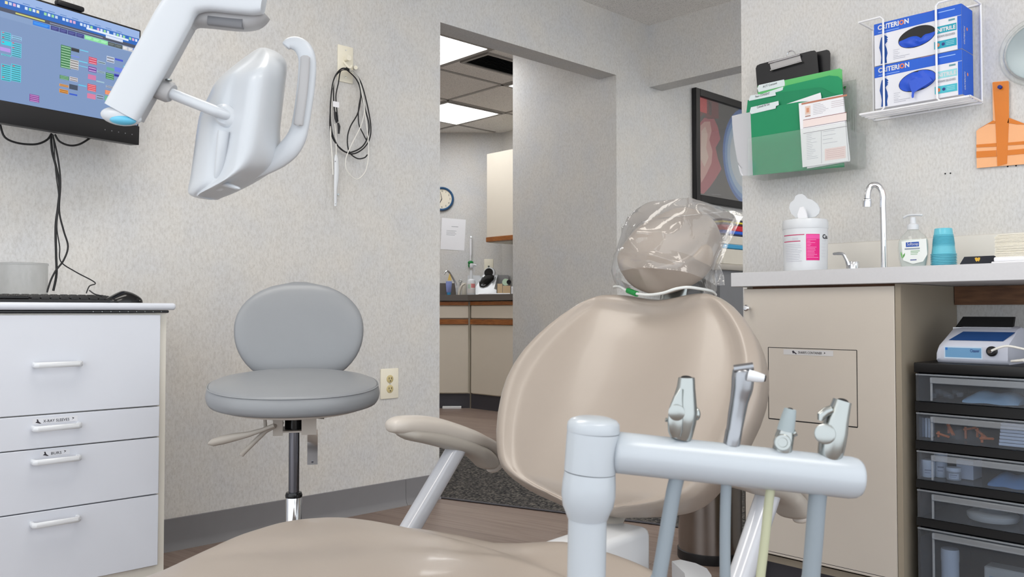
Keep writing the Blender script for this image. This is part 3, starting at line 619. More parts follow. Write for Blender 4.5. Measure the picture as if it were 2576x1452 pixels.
# armrests: pad path measured in the vertical plane of the left arm, mirrored for the right one
def armpt(px, py, u=-.375):
    d = ray(px, py); t = (u - (EYE - CO).dot(hu)) / d.dot(hu); q = EYE + d * t - CO; return q.dot(hd), q.z
padc = [(981, 1074, 3), (986, 1073, 15), (1005, 1070, 22), (1045, 1070, 25), (1095, 1076, 26), (1145, 1091, 26), (1188, 1104, 23), (1216, 1114, 19), (1240, 1126, 17), (1252, 1147, 16), (1252, 1166, 15), (1243, 1178, 13), (1234, 1182, 8), (1231, 1182, 2)]
shell = [(998, 1084, 8), (1030, 1093, 15), (1075, 1099, 19), (1120, 1109, 21), (1160, 1120, 20), (1190, 1134, 20), (1208, 1146, 24), (1220, 1157, 25), (1227, 1166, 20), (1231, 1172, 10)]
for sg in (-1, 1):
    arm = None
    P = [armpt(x, y) for x, y, _ in padc]; rad = [r_ * 1.86 / FPX for *_, r_ in padc]
    pts = cr([ch(s, .378 * sg, z) for s, z in P], 4); rr_ = [interp([(i, rad[i]) for i in range(len(rad))], j / 4) for j in range(len(pts))]
    arm = obj('armrest', tube(B(), pts, [min(.031, r_ * 1.45) for r_ in rr_], 20, rr_, up=(0, 0, 1), e=.85), 'armpl', chair, sharp=70)
    P = [armpt(x, y) for x, y, _ in shell]; rad = [r_ * 1.84 / FPX for *_, r_ in shell]
    pts = cr([ch(s, .374 * sg, z) for s, z in P], 4); rr_ = [interp([(i, rad[i]) for i in range(len(rad))], j / 4) for j in range(len(pts))]
    obj('arm_shell', tube(B(), pts, [min(.0318 if j > len(pts) * .55 else .0295, .006 + .006 * j, .010 + .007 * (len(pts) - 1 - j)) for j in range(len(pts))], 20, rr_, up=(0, 0, 1), e=.8), 'armpl2', arm, sharp=70)
    a, b = armpt(1152, 1122), armpt(1045, 1305); k_ = (b[1] - .315) / (a[1] - b[1])
    pa, pb = ch(a[0], .374 * sg, a[1]), ch(b[0] - (a[0] - b[0]) * k_, .374 * sg, .315)
    obj('arm_post', tube(B(), [pa, pb], .0235, 24, .0195, up=hu, e=.9), 'postgl', arm)
# white bracket cover low on the right
bp_ = [PZ(x, y, .335) for x, y in ((1690, 1412), (1712, 1408), (1750, 1417), (1778, 1430), (1790, 1448), (1788, 1500), (1730, 1500), (1722, 1442))]
bm = B(); prism(bm, bp_, (0, 0, -.03)); obj('side_cover', bm, 'gloss', chair)
# headrest
ho = bO + bv * .617 + bn * .004 + hu * .014
hv = (hd * math.cos(R(44)) + UP * math.sin(R(44))); hn = hu.cross(hv); rows = []
for i in range(25):
    q = -1 + 2 * i / 24; w = .114 * max(.05, (1 - abs(q) ** 3.1)) ** .5 * (1 - .06 * q); row = []
    for k in range(40):
        t = 2 * math.pi * k / 40; c_, s_ = math.cos(t), math.sin(t); x = w * math.copysign(abs(c_) ** .85, c_)
        th = .040; y = th * math.tanh(2.6 * s_) / math.tanh(2.6)
        if s_ > 0: y -= .016 * max(0, 1 - (x / .11) ** 2) * (1 - q * q) * smooth(0, .5, s_)
        y += .005 * (x / .118) ** 2
        row.append(ho + hu * x + hv * (q * .106) + hn * y)
    rows.append(row)
bm = B(); grid(bm, rows, True, True); hr = obj('headrest', bm, 'vinyl', chair, sharp=80)
bm = B(); tube(bm, [ho - hn * .03, ho - hn * .075 - hv * .05, bO + bv * .42 - bn * .115], [.03, .035, .035], 14, [.012, .012, .012]); obj('headrest_mount', bm, 'satin', chair)

# clear bag pulled over the headrest
gn = hu.cross(hd * math.cos(R(68)) + UP * math.sin(R(68)))
def bagp(x, y, h=0): return PP(x, y, ho + gn * h, gn)
prof = [  # left and right outline of the bag, row by row from its mouth to its top (measured on the headrest plane)
    ((1556, 722), (1822, 718)), ((1549, 700), (1821, 696)), ((1551, 682), (1812, 672)), ((1557, 660), (1822, 640)), ((1566, 632), (1838, 606)), ((1578, 605), (1850, 580)), ((1592, 578), (1862, 556)), ((1612, 562), (1870, 544)), ((1640, 553), (1862, 538)), ((1668, 548), (1845, 530))]
creases = [((1603, 607), (1664, 640), .006), ((1664, 640), (1740, 641), .006), ((1603, 607), (1656, 674), .006), ((1566, 662), (1660, 688), .005), ((1660, 688), (1750, 702), .005), ((1787, 540), (1770, 645), .008), ((1800, 560), (1838, 566), .006), ((1838, 520), (1826, 640), .006), ((1590, 600), (1640, 545), .005), ((1818, 640), (1800, 700), .005)]
creases = [(bagp(*a), bagp(*b), h) for a, b, h in creases]
def crease(p):
    o = 0
    for a, b, h in creases:
        d = b - a; t = max(0, min(1, (p - a).dot(d) / d.length_squared)); o += h * math.exp(-(((p - a - d * t).length) / .0065) ** 2) * (.3 + .7 * math.sin(math.pi * min(1, max(0, t)) * .9 + .15))
    return o
rows_f, rows_b = [], []; NB = 80; NP = 8
for i in range((len(prof) - 1) * NP + 1):
    j = min(i // NP, len(prof) - 2); f_ = i / NP - j
    l_ = [a + (b - a) * f_ for a, b in zip(prof[j][0], prof[j + 1][0])]; r_ = [a + (b - a) * f_ for a, b in zip(prof[j][1], prof[j + 1][1])]
    A, Bq = bagp(*l_), bagp(*r_); q = i / ((len(prof) - 1) * NP)
    for rows_, sg in ((rows_f, 1), (rows_b, -1)):
        row = []
        for k in range(NB + 1):
            x = k / NB
            e = math.sin(math.pi * min(1, x / .92)) ** .5; top = min(1, (1 - q) * 5) ** .55
            h = sg * ((.104 if sg > 0 else .08) * e * top)
            h += .0045 * math.sin(7 * x + 9 * q + sg) * e * top + .003 * math.sin(17 * x - 12 * q) * e * top
            p = A.lerp(Bq, x)
            if sg > 0: h += 1.5 * crease(p) * top + .026 * math.exp(-((x - .76) / .14) ** 2 - ((q - .38) / .26) ** 2)
            row.append(p + gn * h)
        rows_.append(row)
bm = B(); grid(bm, rows_f); grid(bm, rows_b); bmesh.ops.remove_doubles(bm, verts=bm.verts, dist=.0002)
for side in (0, -1): tube(bm, [r[side] for r in rows_f], .0009, 6)  # thin edge tubes added to mimic the bright outline of the film
tube(bm, rows_f[-1], .0009, 6)
solo('headrest_bag', bm, 'film', 'crinkled clear plastic bag pulled over the headrest', 'plastic bag', sharp=60)
# bib cord
t = thing('bib_clip', 'white bib cord with a green clip lying across the top of the backrest', 'cord', bagp(1680, 735, .02))
pth = [bagp(x, y, h) for x, y, h in ((1545, 722, -.02), (1560, 722, .02), (1585, 735, .045), (1625, 742, .055), (1665, 738, .06), (1700, 727, .06), (1730, 723, .05), (1762, 727, .02), (1790, 733, -.02), (1800, 742, -.06))]
obj('cord', tube(B(), cr(pth), .0034, 10), mat('cord_white', (214, 216, 214), .25), t)
bm = B(); tube(bm, [bagp(1580, 731, .042), bagp(1602, 740, .05)], .0065, 12, .006, e=.7); obj('clip', bm, 'green_c', t)

# ================================================================== operator stool
SD = V((math.cos(R(60.5)), math.sin(R(60.5)), 0)); SR = V((SD.y, -SD.x, 0))           # away from the camera, to its right
so_ = V((1.118, 1.988, 0))
def st(r, d, z): return so_ + SR * r + SD * d + UP * z
stool = thing('operator_stool', 'grey vinyl operator stool with rounded back in front of the wall', 'stool', so_)
tiltm = lambda r, d, z: st(r, d, z + d * .105 + .029)
rows = []
for i, (k, z) in enumerate([(.80, .553), (.90, .554), (.965, .559), (.99, .568), (1.0, .579), (.992, .592), (.975, .601), (.967, .6045), (.955, .606), (.90, .611), (.70, .620), (.45, .6255), (.2, .628), (.01, .6285)]):
    rows.append([tiltm(.218 * k * math.copysign(abs(math.cos(t)) ** .9, math.cos(t)), .195 * k * math.copysign(abs(math.sin(t)) ** .9, math.sin(t)) - .0, z) for t in [2 * math.pi * j / 56 for j in range(56)]])
bm = B(); grid(bm, rows, True, True); sobj = obj('seat', bm, 'vinyl_g', stool, sharp=60)
bm = B(); tube(bm, [tiltm(.2195 * .974 * math.copysign(abs(math.cos(t)) ** .9, math.cos(t)), .1962 * .974 * math.copysign(abs(math.sin(t)) ** .9, math.sin(t)), .6022) for t in [2 * math.pi * j / 56 for j in range(56)]], .0016, 8, closed=True); obj('piping', bm, 'vinyl_g', sobj)
bm = B(); rows = []
for k, z in ((.05, .541), (.72, .541), (.84, .547), (.86, .556)): rows.append([tiltm(.218 * k * math.cos(t), .195 * k * math.sin(t), z) for t in [2 * math.pi * j / 40 for j in range(40)]])
grid(bm, rows, True, True); obj('seat_pan', bm, 'armpl', stool)
bO2 = st(.013, .218, .766); bu, bw = SR, (UP * math.cos(R(8)) + SD * math.sin(R(8))); bn2 = bu.cross(bw); rows = []
for i in range(21):
    q = -1 + 2 * i / 20; wq = .178 * max(.015, 1 - abs(q) ** 2.15) ** .5
    row = []
    for k in range(40):
        t = 2 * math.pi * k / 40; c_, s_ = math.cos(t), math.sin(t)
        th = .026 * max(.04, 1 - abs(q) ** 4) ** .5; x = wq * math.copysign(abs(c_) ** .85, c_)
        row.append(bO2 + bu * x + bw * (q * (.139 if q > 0 else .158)) + bn2 * (th * math.copysign(abs(s_) ** .7, s_) + .018 * (x / .175) ** 2))
    rows.append(row)
bm = B(); grid(bm, rows, True, True); obj('backrest', bm, 'vinyl_g', stool, sharp=70)
bm = B(); tube(bm, cr([st(.02, .08, .562), st(.02, .20, .565), st(.018, .262, .59), st(.014, .262, .70)]), .022, 12, .006); obj('back_bar', bm, 'armpl2', stool)
bm = B()
for r0, r1 in ((-.052, -.028), (.018, .055)): bx_ = [st(r0, -.05, .506), st(r1, -.05, .506), st(r1, -.05, .566), st(r0, -.05, .566)]; prism(bm, bx_, SD * .13)
prism(bm, [st(-.03, -.045, .512), st(.02, -.045, .512), st(.02, -.045, .516), st(-.03, -.045, .516)], SD * .1); obj('mechanism', bm, 'armpl', stool)
bm = B(); cyl(bm, st(0, 0, .512), st(0, 0, .566), .024, 20); obj('hub', bm, 'blackgl', stool)
bm = B(); cyl(bm, st(0, 0, .30), st(0, 0, .52), .0135, 20); obj('gas_rod', bm, 'dksteel', stool)
bm = B(); lathe(bm, [(.0205, .09), (.0205, .345), (.019, .348), (0, .348)], so_, 24); obj('gas_cylinder', bm, 'chrome', stool)
bm = B(); lathe(bm, [(.0212, .340), (.0218, .346), (.0195, .353), (.014, .354)], so_, 24); obj('collar', bm, 'blackgl', stool)
bm = B(); prism(bm, [st(.033, -.02, .425), st(.059, -.02, .425), st(.059, -.02, .515), st(.033, -.02, .515)], SD * .02); obj('adjust_bar', bm, 'chrome', stool)
cyl(bm := B(), st(.046, -.02, .432), st(.046, -.0215, .432), .003, 10); obj('bolt', bm, 'dksteel', stool); cyl(bm := B(), st(.055, -.03, .552), st(.075, -.03, .550), .008, 12); obj('bolt', bm, 'satin', stool)
def stpx(x, y, d): q = PD(x, y, d); return q
bm = B(); pth = [stpx(x, y, 2.08) for x, y in ((690, 1070), (660, 1082), (625, 1093), (590, 1100), (560, 1107), (535, 1114), (524, 1117))]
tube(bm, pth, [.005, .005, .0065, .009, .010, .009, .003], 12, [.005, .005, .007, .010, .011, .009, .003]); obj('lever', bm, 'armpl2', stool)
bm = B(); tube(bm, [stpx(x, y, 2.10) for x, y in ((692, 1072), (668, 1085), (640, 1112), (612, 1140), (607, 1146))], [.006, .006, .0065, .006, .003], 10, [.006] * 5); obj('lever', bm, 'armpl2', stool)
bm = B(); tube(bm, [stpx(666, 1046, 2.1), stpx(668, 1082, 2.1)], .0045, 8); tube(bm, [stpx(668, 1082, 2.1), st(-.03, -.02, .535)], .005, 8); obj('lever_bracket', bm, 'armpl2', stool)
for k in range(5):
    an = 2 * math.pi * k / 5 + .5; dv = V((math.cos(an), math.sin(an), 0))
    lg = obj('leg', tube(B(), [so_ + dv * .02 + UP * .115, so_ + dv * .15 + UP * .10, so_ + dv * .235 + UP * .075], [.02, .017, .012], 10, [.016, .012, .010]), 'satin', stool)
    bm = B(); sd_ = UP.cross(dv); cyl(bm, so_ + dv * .24 + UP * .0255 - sd_ * .018, so_ + dv * .24 + UP * .0255 + sd_ * .018, .025, 18); cyl(bm, so_ + dv * .235 + UP * .03, so_ + dv * .235 + UP * .085, .005, 8); obj('caster', bm, 'black', lg)
bm = B(); lathe(bm, [(.03, .085), (.03, .14), (.022, .15), (0, .15)], so_, 20); obj('base_hub', bm, 'satin', stool)
# ================================================================== dental operating light
lt = thing('dental_light', 'white dental operating light with curved handle on a bent arm, upper left', 'dental light', PD(600, 300, 1.28))
EL = [(119, 655), (121, 649), (135, 620), (156, 591), (180, 560), (207, 528), (244, 510), (286, 485), (350, 476), (413, 467), (450, 463), (483, 461), (491, 467), (496, 478), (500, 495), (504, 528), (505, 545)]
ER = [(119, 662), (122, 671), (130, 678), (141, 682), (201, 679), (275, 670), (344, 661), (386, 652), (410, 640), (425, 628), (442, 598), (456, 570), (463, 557), (478, 527), (486, 508), (494, 480), (505, 546)]
ES = [(119, 666), (123, 684), (132, 708), (144, 726), (155, 734), (175, 733), (307, 719), (338, 716), (380, 724), (410, 722), (425, 713), (445, 684), (465, 652), (480, 620), (492, 591), (500, 556), (505, 547)]
EV = [(119, 650), (135, 625), (150, 604), (165, 594), (268, 580), (350, 564), (444, 553), (505, 545)]
rows = []
ys = [119 + .6 * k * k for k in range(5)] + [130 + 9.2 * k for k in range(38)] + [483, 488, 493, 497, 500, 503, 505]
ys = sorted(set(ys))
for y in ys:
    xl, xr, xs, xv = interp(EL, y), interp(ER, y), interp(ES, y), interp(EV, y)
    xr = max(xr, xl + 2); xs = max(xs, xr + 1); xv = min(max(xv, xl + .25 * (xr - xl)), xl + .8 * (xr - xl))
    if y < 170: xv = xl + (xr - xl) * .5
    endk = min(1, (y - 119) / 60) ** .6 * min(1, (506 - y) / 40) ** .6
    ring = []
    for k in range(10):                                             # left panel up to the valley
        q = k / 9; x = xl + (xv - xl) * q; ring.append(PD(x, y, 1.345 - .055 * q * endk - .022 * math.sin(math.pi * q) * endk - .02 * (1 - (1 - q) ** 4) * endk))
    v0 = 1.345 - .075 * endk
    for k in range(1, 12):                                          # right panel to the ridge
        q = k / 11; x = xv + (xr - xv) * q; ring.append(PD(x, y, v0 - .030 * q * endk - .018 * math.sin(math.pi * q) * endk + .014 * (q ** 6) * endk))
    r0 = v0 - .016 * endk
    for k in range(1, 9):
        q = k / 8; x = xr + (xs - xr) * q; ring.append(PD(x, y, r0 + .085 * q * endk - .008 * math.sin(math.pi * q) * endk))
    e0 = r0 + .085 * endk
    for k in range(1, 8):                                           # hidden front of the lamp
        q = k / 8; x = xs + (xl - xs) * q; ring.append(PD(x, y, e0 + (1.345 - e0) * q + .075 * math.sin(math.pi * q) * endk))
    rows.append(ring)
bm = B(); grid(bm, rows, True, True)
for _ in range(7): bmesh.ops.smooth_vert(bm, verts=bm.verts, factor=.5, use_axis_x=True, use_axis_y=True, use_axis_z=True)
head = obj('lamp_head', bm, 'lampw', lt, sharp=75)
hp = [(719, 117), (728, 110), (745, 110), (762, 122), (772, 145), (773, 180), (769, 225), (763, 270), (755, 318), (744, 350), (726, 376), (700, 399), (668, 420), (640, 436), (610, 452), (580, 466)]
hw = [11, 15, 18, 21, 22, 22.5, 22.5, 22, 22, 25, 27, 25, 20, 15, 11, 6]
pts = cr([PD(x, y, 1.285 + .0015 * i) for i, (x, y) in enumerate(hp)], 4); ww = [interp([(i, hw[i]) for i in range(len(hw))], j / 4) * 1.29 / FPX for j in range(len(pts))]
hdl = obj('handle', tube(B(), pts, ww, 20, [w * .62 for w in ww], up=CF * -1, e=.85), 'lampw', lt, sharp=75)
gp = [(768, 140), (767, 165), (764, 205), (759, 250), (752, 300), (750, 316)]
obj('grip_inset', tube(B(), cr([PD(x, y, 1.276 + .0012 * i) for i, (x, y) in enumerate(gp)], 4), [.004] + [.0074] * 19 + [.004], 14, .0035, up=CF * -1), 'grey_pl', hdl)
bm = B(); lathe(bm, [(.017, -.02), (.016, .004), (.012, .008), (0, .009)], PD(570, 292, 1.268), 28, axis(CF * -1 - CR * .3), 1.4); obj('pivot', bm, 'lampw', lt)
bm = B(); tube(bm, cr([PD(563, 330, 1.258), PD(558, 380, 1.262), PD(553, 440, 1.272), PD(550, 470, 1.29)]), .0085, 14); obj('yoke', bm, 'lampw', lt)
bm = B(); tube(bm, [PD(553, 462, 1.272), PD(575, 466, 1.262), PD(596, 473, 1.255), PD(604, 475, 1.255)], [.004, .0055, .005, .0025], 12, [.003, .0035, .003, .0015]); obj('switch_lever', bm, 'lampw', lt)
obj('shaft', tube(B(), [PD(425, 233, 1.262), PD(540, 279, 1.252), PD(548, 282, 1.252), PD(575, 292, 1.262)], [.0083, .0083, .0072, .0072], 20), 'lampw', lt)
jd = (PD(575, 292, 1.262) - PD(425, 233, 1.262)).normalized(); jc = PD(417, 229, 1.262)
bm = B(); lathe(bm, [(0, -.012), (.0125, -.012), (.0145, -.009), (.0145, .006), (.012, .010), (0, .010)], jc, 28, axis(jd), 1.25); jn = obj('swivel_collar', bm, 'grey_pl', lt)
cyl(bm := B(), PD(424, 203, 1.252), PD(424, 200, 1.252), .005, 12); obj('set_screw', bm, 'satin', jn)
ap = [(306, 283), (340, 222), (378, 154), (412, 92), (436, 48), (456, 16), (485, -4), (530, -8), (590, -2), (640, 3), (664, 7)]
aw = [46, 47, 47, 47, 47, 44, 40, 36, 36, 35, 28]
pts = cr([PD(x, y, 1.235) for x, y in ap], 5); ww = [interp([(i, aw[i]) for i in range(len(aw))], j / 5) * 1.235 / FPX for j in range(len(pts))]
armo = obj('arm', tube(B(), pts, ww, 24, .011, up=CF * -1, e=.6), 'lampw', lt, sharp=70)
ap2 = [(318, 286), (352, 224), (392, 154), (426, 92), (450, 50), (468, 36), (495, 30), (540, 36), (598, 42), (636, 40), (658, 24)]
pts = cr([PD(x, y, 1.262) for x, y in ap2], 5)
obj('arm_back_shell', tube(B(), pts, [w * .97 for w in ww], 24, .018, up=CF * -1, e=.6), 'grey_pl', armo, sharp=70)
pts = cr([PD(x, y, 1.25) for x, y in ((525, 50), (570, 55), (612, 60))], 4)
obj('inset_panel', tube(B(), pts, [.008] * 9, 12, .006, up=CF * -1, e=.5), 'dkgrey_pl', armo)
bm = B(); sphere(bm, PD(305, 293, 1.240), (.030, .014, .0135), 24, rot=Matrix((CR, CF, CU)).transposed() @ Matrix.Rotation(R(8), 3, 'Y')); cap = obj('arm_end_cap', bm, 'lampw', armo)
bm = B(); sphere(bm, PD(309, 302, 1.2335), (.0195, .009, .0075), 24, rot=Matrix((CR, CF, CU)).transposed() @ Matrix.Rotation(R(4), 3, 'Y')); obj('blue_lens', bm, 'steelblue', armo)
pe = PD(640, -14, 1.26); bm = B(); tube(bm, [pe, V((pe.x, pe.y, ZC - .02))], .022, 18); lathe(bm, [(.09, 0), (.09, .02), (0, .02)], (pe.x, pe.y, ZC - .02), 28); obj('ceiling_post', bm, 'lampw', lt)

# ================================================================== delivery arm with handpieces
DD = .80; k8 = DD / FPX
dv = thing('instrument_holder', 'white post and horizontal holder bar carrying four dental handpieces', 'instrument holder', (PD(1478, 1300, DD).x, PD(1478, 1300, DD).y, 0))
def axial(pts): return tube(B(), [PD(x, y, DD) for x, y, _ in pts], [r * k8 for *_, r in pts], 36)
obj('cap', axial([(1494, 1048, 10), (1494, 1050, 40), (1493.6, 1056, 58), (1493.3, 1064, 65), (1492.5, 1078, 66.5), (1492, 1086, 66)]), 'postw', dv, sharp=60)
obj('knuckle', axial([(1492, 1087, 65.2), (1491, 1100, 66), (1484, 1186, 65)]), 'postw', dv)
obj('collar', axial([(1484, 1188, 64.2), (1482, 1215, 67), (1480, 1245, 68), (1479, 1272, 64), (1478.5, 1290, 56), (1478, 1304, 50.5)]), 'postw', dv)
pb = PD(1475, 1452, DD); pc = V((pb.x, pb.y, .02))
obj('post', tube(B(), [PD(1478, 1298, DD), pb, pc], 48.5 * k8, 32), 'postw', dv)
bm = B(); lathe(bm, [(.14, 0), (.14, .018), (.12, .026), (0, .028)], (pb.x, pb.y, 0), 36); obj('foot_plate', bm, 'postw', dv)
def barpt(x): return PD(x, 1139 + .108 * (x - 1560), DD)
bp2 = [(1538, 20), (1540, 36), (1546, 47), (1556, 52)] + [(x, 52) for x in range(1600, 2130, 60)] + [(2136, 52.5), (2152, 50), (2162, 44), (2167, 32), (2168.5, 15)]
obj('holder_bar', tube(B(), [barpt(x) for x, _ in bp2], [r * k8 for _, r in bp2], 36), 'postw', dv, sharp=60)
def hose(pts, r, m, par):
    P = [PD(x, y, DD) for x, y in pts]; e = P[-1]; d = (P[-1] - P[-2]).normalized()
    P += [V((e.x, e.y, .42)) + V((d.x, d.y, 0)) * .01]
    return obj('hose', tube(B(), cr(P), r * k8, 16), m, par)
def inst(name, label, cat, x, y): return thing(name, label, cat, PD(x, y, DD))
def body(name, pts, m, par, n=28, flat=1.0, e=1.0): return obj(name, tube(B(), [PD(x, y, DD + (c[0] if c else 0)) for x, y, r, *c in pts], [r * k8 for _, _, r, *_ in pts], n, [r * k8 * flat for _, _, r, *_ in pts], e=e), m, par, sharp=60)
def hole(par, x, y, rx, d, tilt=.38):
    bm = B(); ax = (d.normalized() - CF * tilt).normalized(); lathe(bm, [(rx * k8, -.0003), (rx * k8 * .9, .0004), (rx * k8 * .8, .0004), (0, -.0002)], PD(x, y, DD - .0005), 22, axis(ax)); return obj('bore', bm, 'dark', par)
i1 = inst('suction_valve', 'satin metal suction valve with round disc, leftmost on the holder bar', 'handpiece', 1712, 1090)
b1 = body('valve_body', [(1712, 1104, 26), (1714, 1095, 28), (1717, 1060, 34), (1720, 1035, 34), (1723, 1000, 28), (1726, 972, 22.5), (1727, 955, 21), (1727, 950, 20)], 'satin', i1)
hole(i1, 1727, 951, 15, CU, .3)
bm = B(); tube(bm, [PD(x, y, DD - .012 + .001 * abs(i - 3)) for i, (x, y) in enumerate([(1712, 978), (1706, 1000), (1701, 1030), (1699, 1060), (1699, 1085), (1700, 1098)])], [.0015, .0045, .0068, .0073, .0068, .005], 16, [.003] * 6, up=CF * -1); obj('side_plate', bm, 'satin', i1)
bm = B(); lathe(bm, [(.0075, -.001), (.0075, .0012), (.0068, .0016), (0, .0014)], PD(1702, 1038, DD - .0155), 24, axis(CF * -1 - CR * .25)); obj('disc', bm, 'satin', i1)
bm = B(); tube(bm, [PD(1686, 1058, DD - .008), PD(1674, 1056, DD - .008)], [.0016, .002], 10); sphere(bm, PD(1753, 1042, DD), (.0035, .0035, .006), 12); obj('lever', bm, 'satin', i1)
hose([(1712, 1130), (1708, 1180), (1694, 1240), (1672, 1370), (1658, 1452), (1650, 1500)], 19, 'hose', i1)
i2 = inst('prophy_handpiece', 'slim steel handpiece with angled white polishing head, second on the holder bar', 'handpiece', 1841, 1110)
body('sleeve', [(1840, 1120, 20.5), (1842, 1108, 21), (1846, 1085, 21), (1847, 1082, 20), (1853, 1045, 21.5), (1859, 1012, 22.5), (1862, 998, 24), (1865, 985, 26), (1867, 975, 27), (1869, 950, 28), (1871, 935, 28), (1872, 926, 22), (1873, 922, 12)], 'satin2', i2)
bm = B(); tube(bm, [PD(1846, 928, DD), PD(1895, 921, DD - .004)], .0075, 14, .0035, e=.7); obj('head_cap', bm, 'satin2', i2)
obj('nozzle', tube(B(), [PD(1882, 944, DD - .012), PD(1886, 945, DD - .0125), PD(1905, 949, DD - .014), PD(1922, 952, DD - .015)], [.0055, .0055, .0048, .0036], 20), 'gloss', i2)
obj('nozzle_tip', tube(B(), [PD(1918, 951.2, DD - .0148), PD(1926, 953, DD - .0152)], [.0034, .003], 16), 'black', i2)
hose([(1838, 1130), (1830, 1180), (1826, 1240), (1824, 1340), (1824, 1452), (1824, 1500)], 13.5, 'hose', i2)
i3 = inst('saliva_ejector', 'short ejector valve with grey rubber tip, third on the holder bar', 'handpiece', 1970, 1130)
body('valve_body', [(1967, 1144, 22), (1968, 1130, 24), (1971, 1112, 24), (1974, 1095, 23), (1976, 1082, 20), (1977, 1074, 17)], 'satin', i3)
body('rubber_tip', [(1976, 1084, 21), (1979, 1070, 20), (1984, 1048, 17.5), (1987, 1034, 15.5), (1988, 1029, 14.5)], 'rubber', i3)
hole(i3, 1988, 1030, 7.5, CU)
bm = B(); lathe(bm, [(.0078, -.004), (.0078, .002), (.0070, .0028), (.0045, .0028), (.0042, .0015), (0, .0015)], PD(1968, 1113, DD - .0075), 24, axis(CF * -1 + CU * .1 - CR * .15)); cyl(bm, PD(1985, 1096, DD), PD(2003, 1088, DD - .002), .0032, 12); obj('rotary_knob', bm, 'satin', i3)
hose([(1965, 1150), (1950, 1190), (1937, 1240), (1924, 1360), (1913, 1452), (1910, 1500)], 11.5, 'hose_y', i3)
i4 = inst('high_volume_evacuator', 'thick satin evacuator valve with open end, rightmost on the holder bar', 'handpiece', 2092, 1140)
body('valve_body', [(2087, 1152, 28), (2089, 1140, 31), (2093, 1115, 33), (2098, 1085, 33), (2105, 1055, 29), (2111, 1035, 26), (2116, 1018, 23.5), (2119, 1008, 22.5)], 'satin', i4)
hole(i4, 2119, 1010, 15.5, CU, .42)
bm = B(); tube(bm, [PD(x, y, DD - .004) for x, y in ((2092, 1030), (2078, 1036), (2066, 1046), (2062, 1058))], [.004, .0045, .0045, .002], 14, [.0035] * 4, up=CF * -1); obj('trigger', bm, 'satin', i4)
bm = B(); lathe(bm, [(.0095, -.006), (.0095, .0005), (.008, .0012), (0, .001)], PD(2075, 1092, DD - .009), 26, axis(CF * -1 - CR * .6 + CU * .15)); obj('rotary_disc', bm, 'satin', i4)
hose([(2085, 1160), (2068, 1200), (2057, 1250), (2048, 1360), (2040, 1452), (2036, 1500)], 22, 'hose', i4)

# ================================================================== steel bin
bn_ = V((2.452, 1.612, 0)); bin_ = thing('pedal_bin', 'round brushed steel bin with black base beside the sink cabinet', 'bin', bn_)
bm = B(); lathe(bm, [(.104, .03), (.104, .345), (.1045, .35), (.1015, .352), (.1005, .345), (.1005, .04), (0, .04)], bn_, 56); obj('drum', bm, 'steel', bin_)
bm = B(); lathe(bm, [(.106, 0), (.1075, .004), (.1075, .031), (.105, .033), (0, .033)], bn_, 56); obj('base_ring', bm, 'black', bin_)
bm = B(); lathe(bm, [(.1055, .345), (.1055, .358), (.10, .365), (.03, .378), (0, .379)], bn_, 48); obj('lid', bm, 'steel', bin_)
# ================================================================== sink side
XF, XD, ZT = 2.14, 2.16, .9305
YL = 1.332
ct = thing('countertop', 'long light grey laminate countertop with backsplash along the right wall', 'countertop', (2.35, .2, .89))
obj('slab', bx(B(), XF, XS - .002, -1.2, YL, .890, ZT, .0015, 1), 'counter', ct)
obj('backsplash', bx(B(), XS - .018, XS - .0005, -1.2, YL - .085, ZT, ZT + .1, .002, 1), mat('cream_splash', (222, 218, 210), .35), ct)
obj('front_rail', bx(B(), XD + .0195, XD + .034, .8825, 1.2845, .862, .8898), 'pine', ct)
sc_ = thing('sink_cabinet', 'beige cabinet under the counter with a plain door marked sharps container', 'cabinet', (2.35, 1.08, 0))
bm = B(); bx(bm, XD + .019, XS - .002, .864, .882, 0, .889); bx(bm, XD + .019, XS - .002, 1.285, 1.303, 0, .889); bx(bm, XD + .019, XS - .01, .882, 1.285, .12, .138); bx(bm, XS - .02, XS - .01, .882, 1.285, .138, .889)
obj('carcass', bm, 'almond_d', sc_)
obj('toe_kick', bx(B(), XD + .07, XD + .08, .882, 1.285, 0, .12), 'kick', sc_)
dr = obj('door', bx(B(), XD, XD + .0185, .879, 1.3015, .147, .8835, .001, 1), 'almond', sc_)
obj('side_strip', bx(B(), XD + .003, XD + .019, .8635, .8775, .0, .889), 'almond_d', sc_)
bm = B()
y0, y1, z0, z1 = .975, 1.2265, .5215, .7195
for a in ((y0, y1, z1 - .0008, z1 + .0008), (y0, y1, z0 - .0014, z0 + .0014), (y0 - .0009, y0 + .0009, z0, z1), (y1 - .0009, y1 + .0009, z0, z1)): bx(bm, XD - .0004, XD + .0004, *a)
obj('flap_outline', bm, 'dark', dr)
obj('bottom_line', bx(B(), XD - .0003, XD + .0005, .879, 1.3015, .1535, .1547), 'dark', dr)
fr = Frame((XD - .0002, 1.18, .7015), (0, -1, 0), (0, 0, 1))
print_rects('label_strip', fr, [(0, 0, .142, .0145, (206, 205, 206))], dr)
text('lettering', 'SHARPS CONTAINER', .0092, fr.m(.043, .0038, .0007), 'ink', dr, width=.068)
print_polys('tooth_mark', fr, [([(.025, .010), (.030, .0115), (.033, .008), (.040, .003), (.036, .002), (.031, .005), (.0285, .003), (.027, .0055)], (48, 44, 56), 1)], dr); print_polys('arrow_mark', fr, [([(.1155, .0045), (.121, .0075), (.1165, .011), (.1175, .0078)], (50, 50, 54), 1)], dr)
kn = PX(1885, 775, XD - .012); bm = B(); lathe(bm, [(.004, 0), (.0035, .012), (.008, .015), (.009, .021), (.006, .025), (0, .0255)], (XD, 1.283, kn.z), 20, axis((-1, 0, 0))); obj('knob', bm, 'chrome', dr)
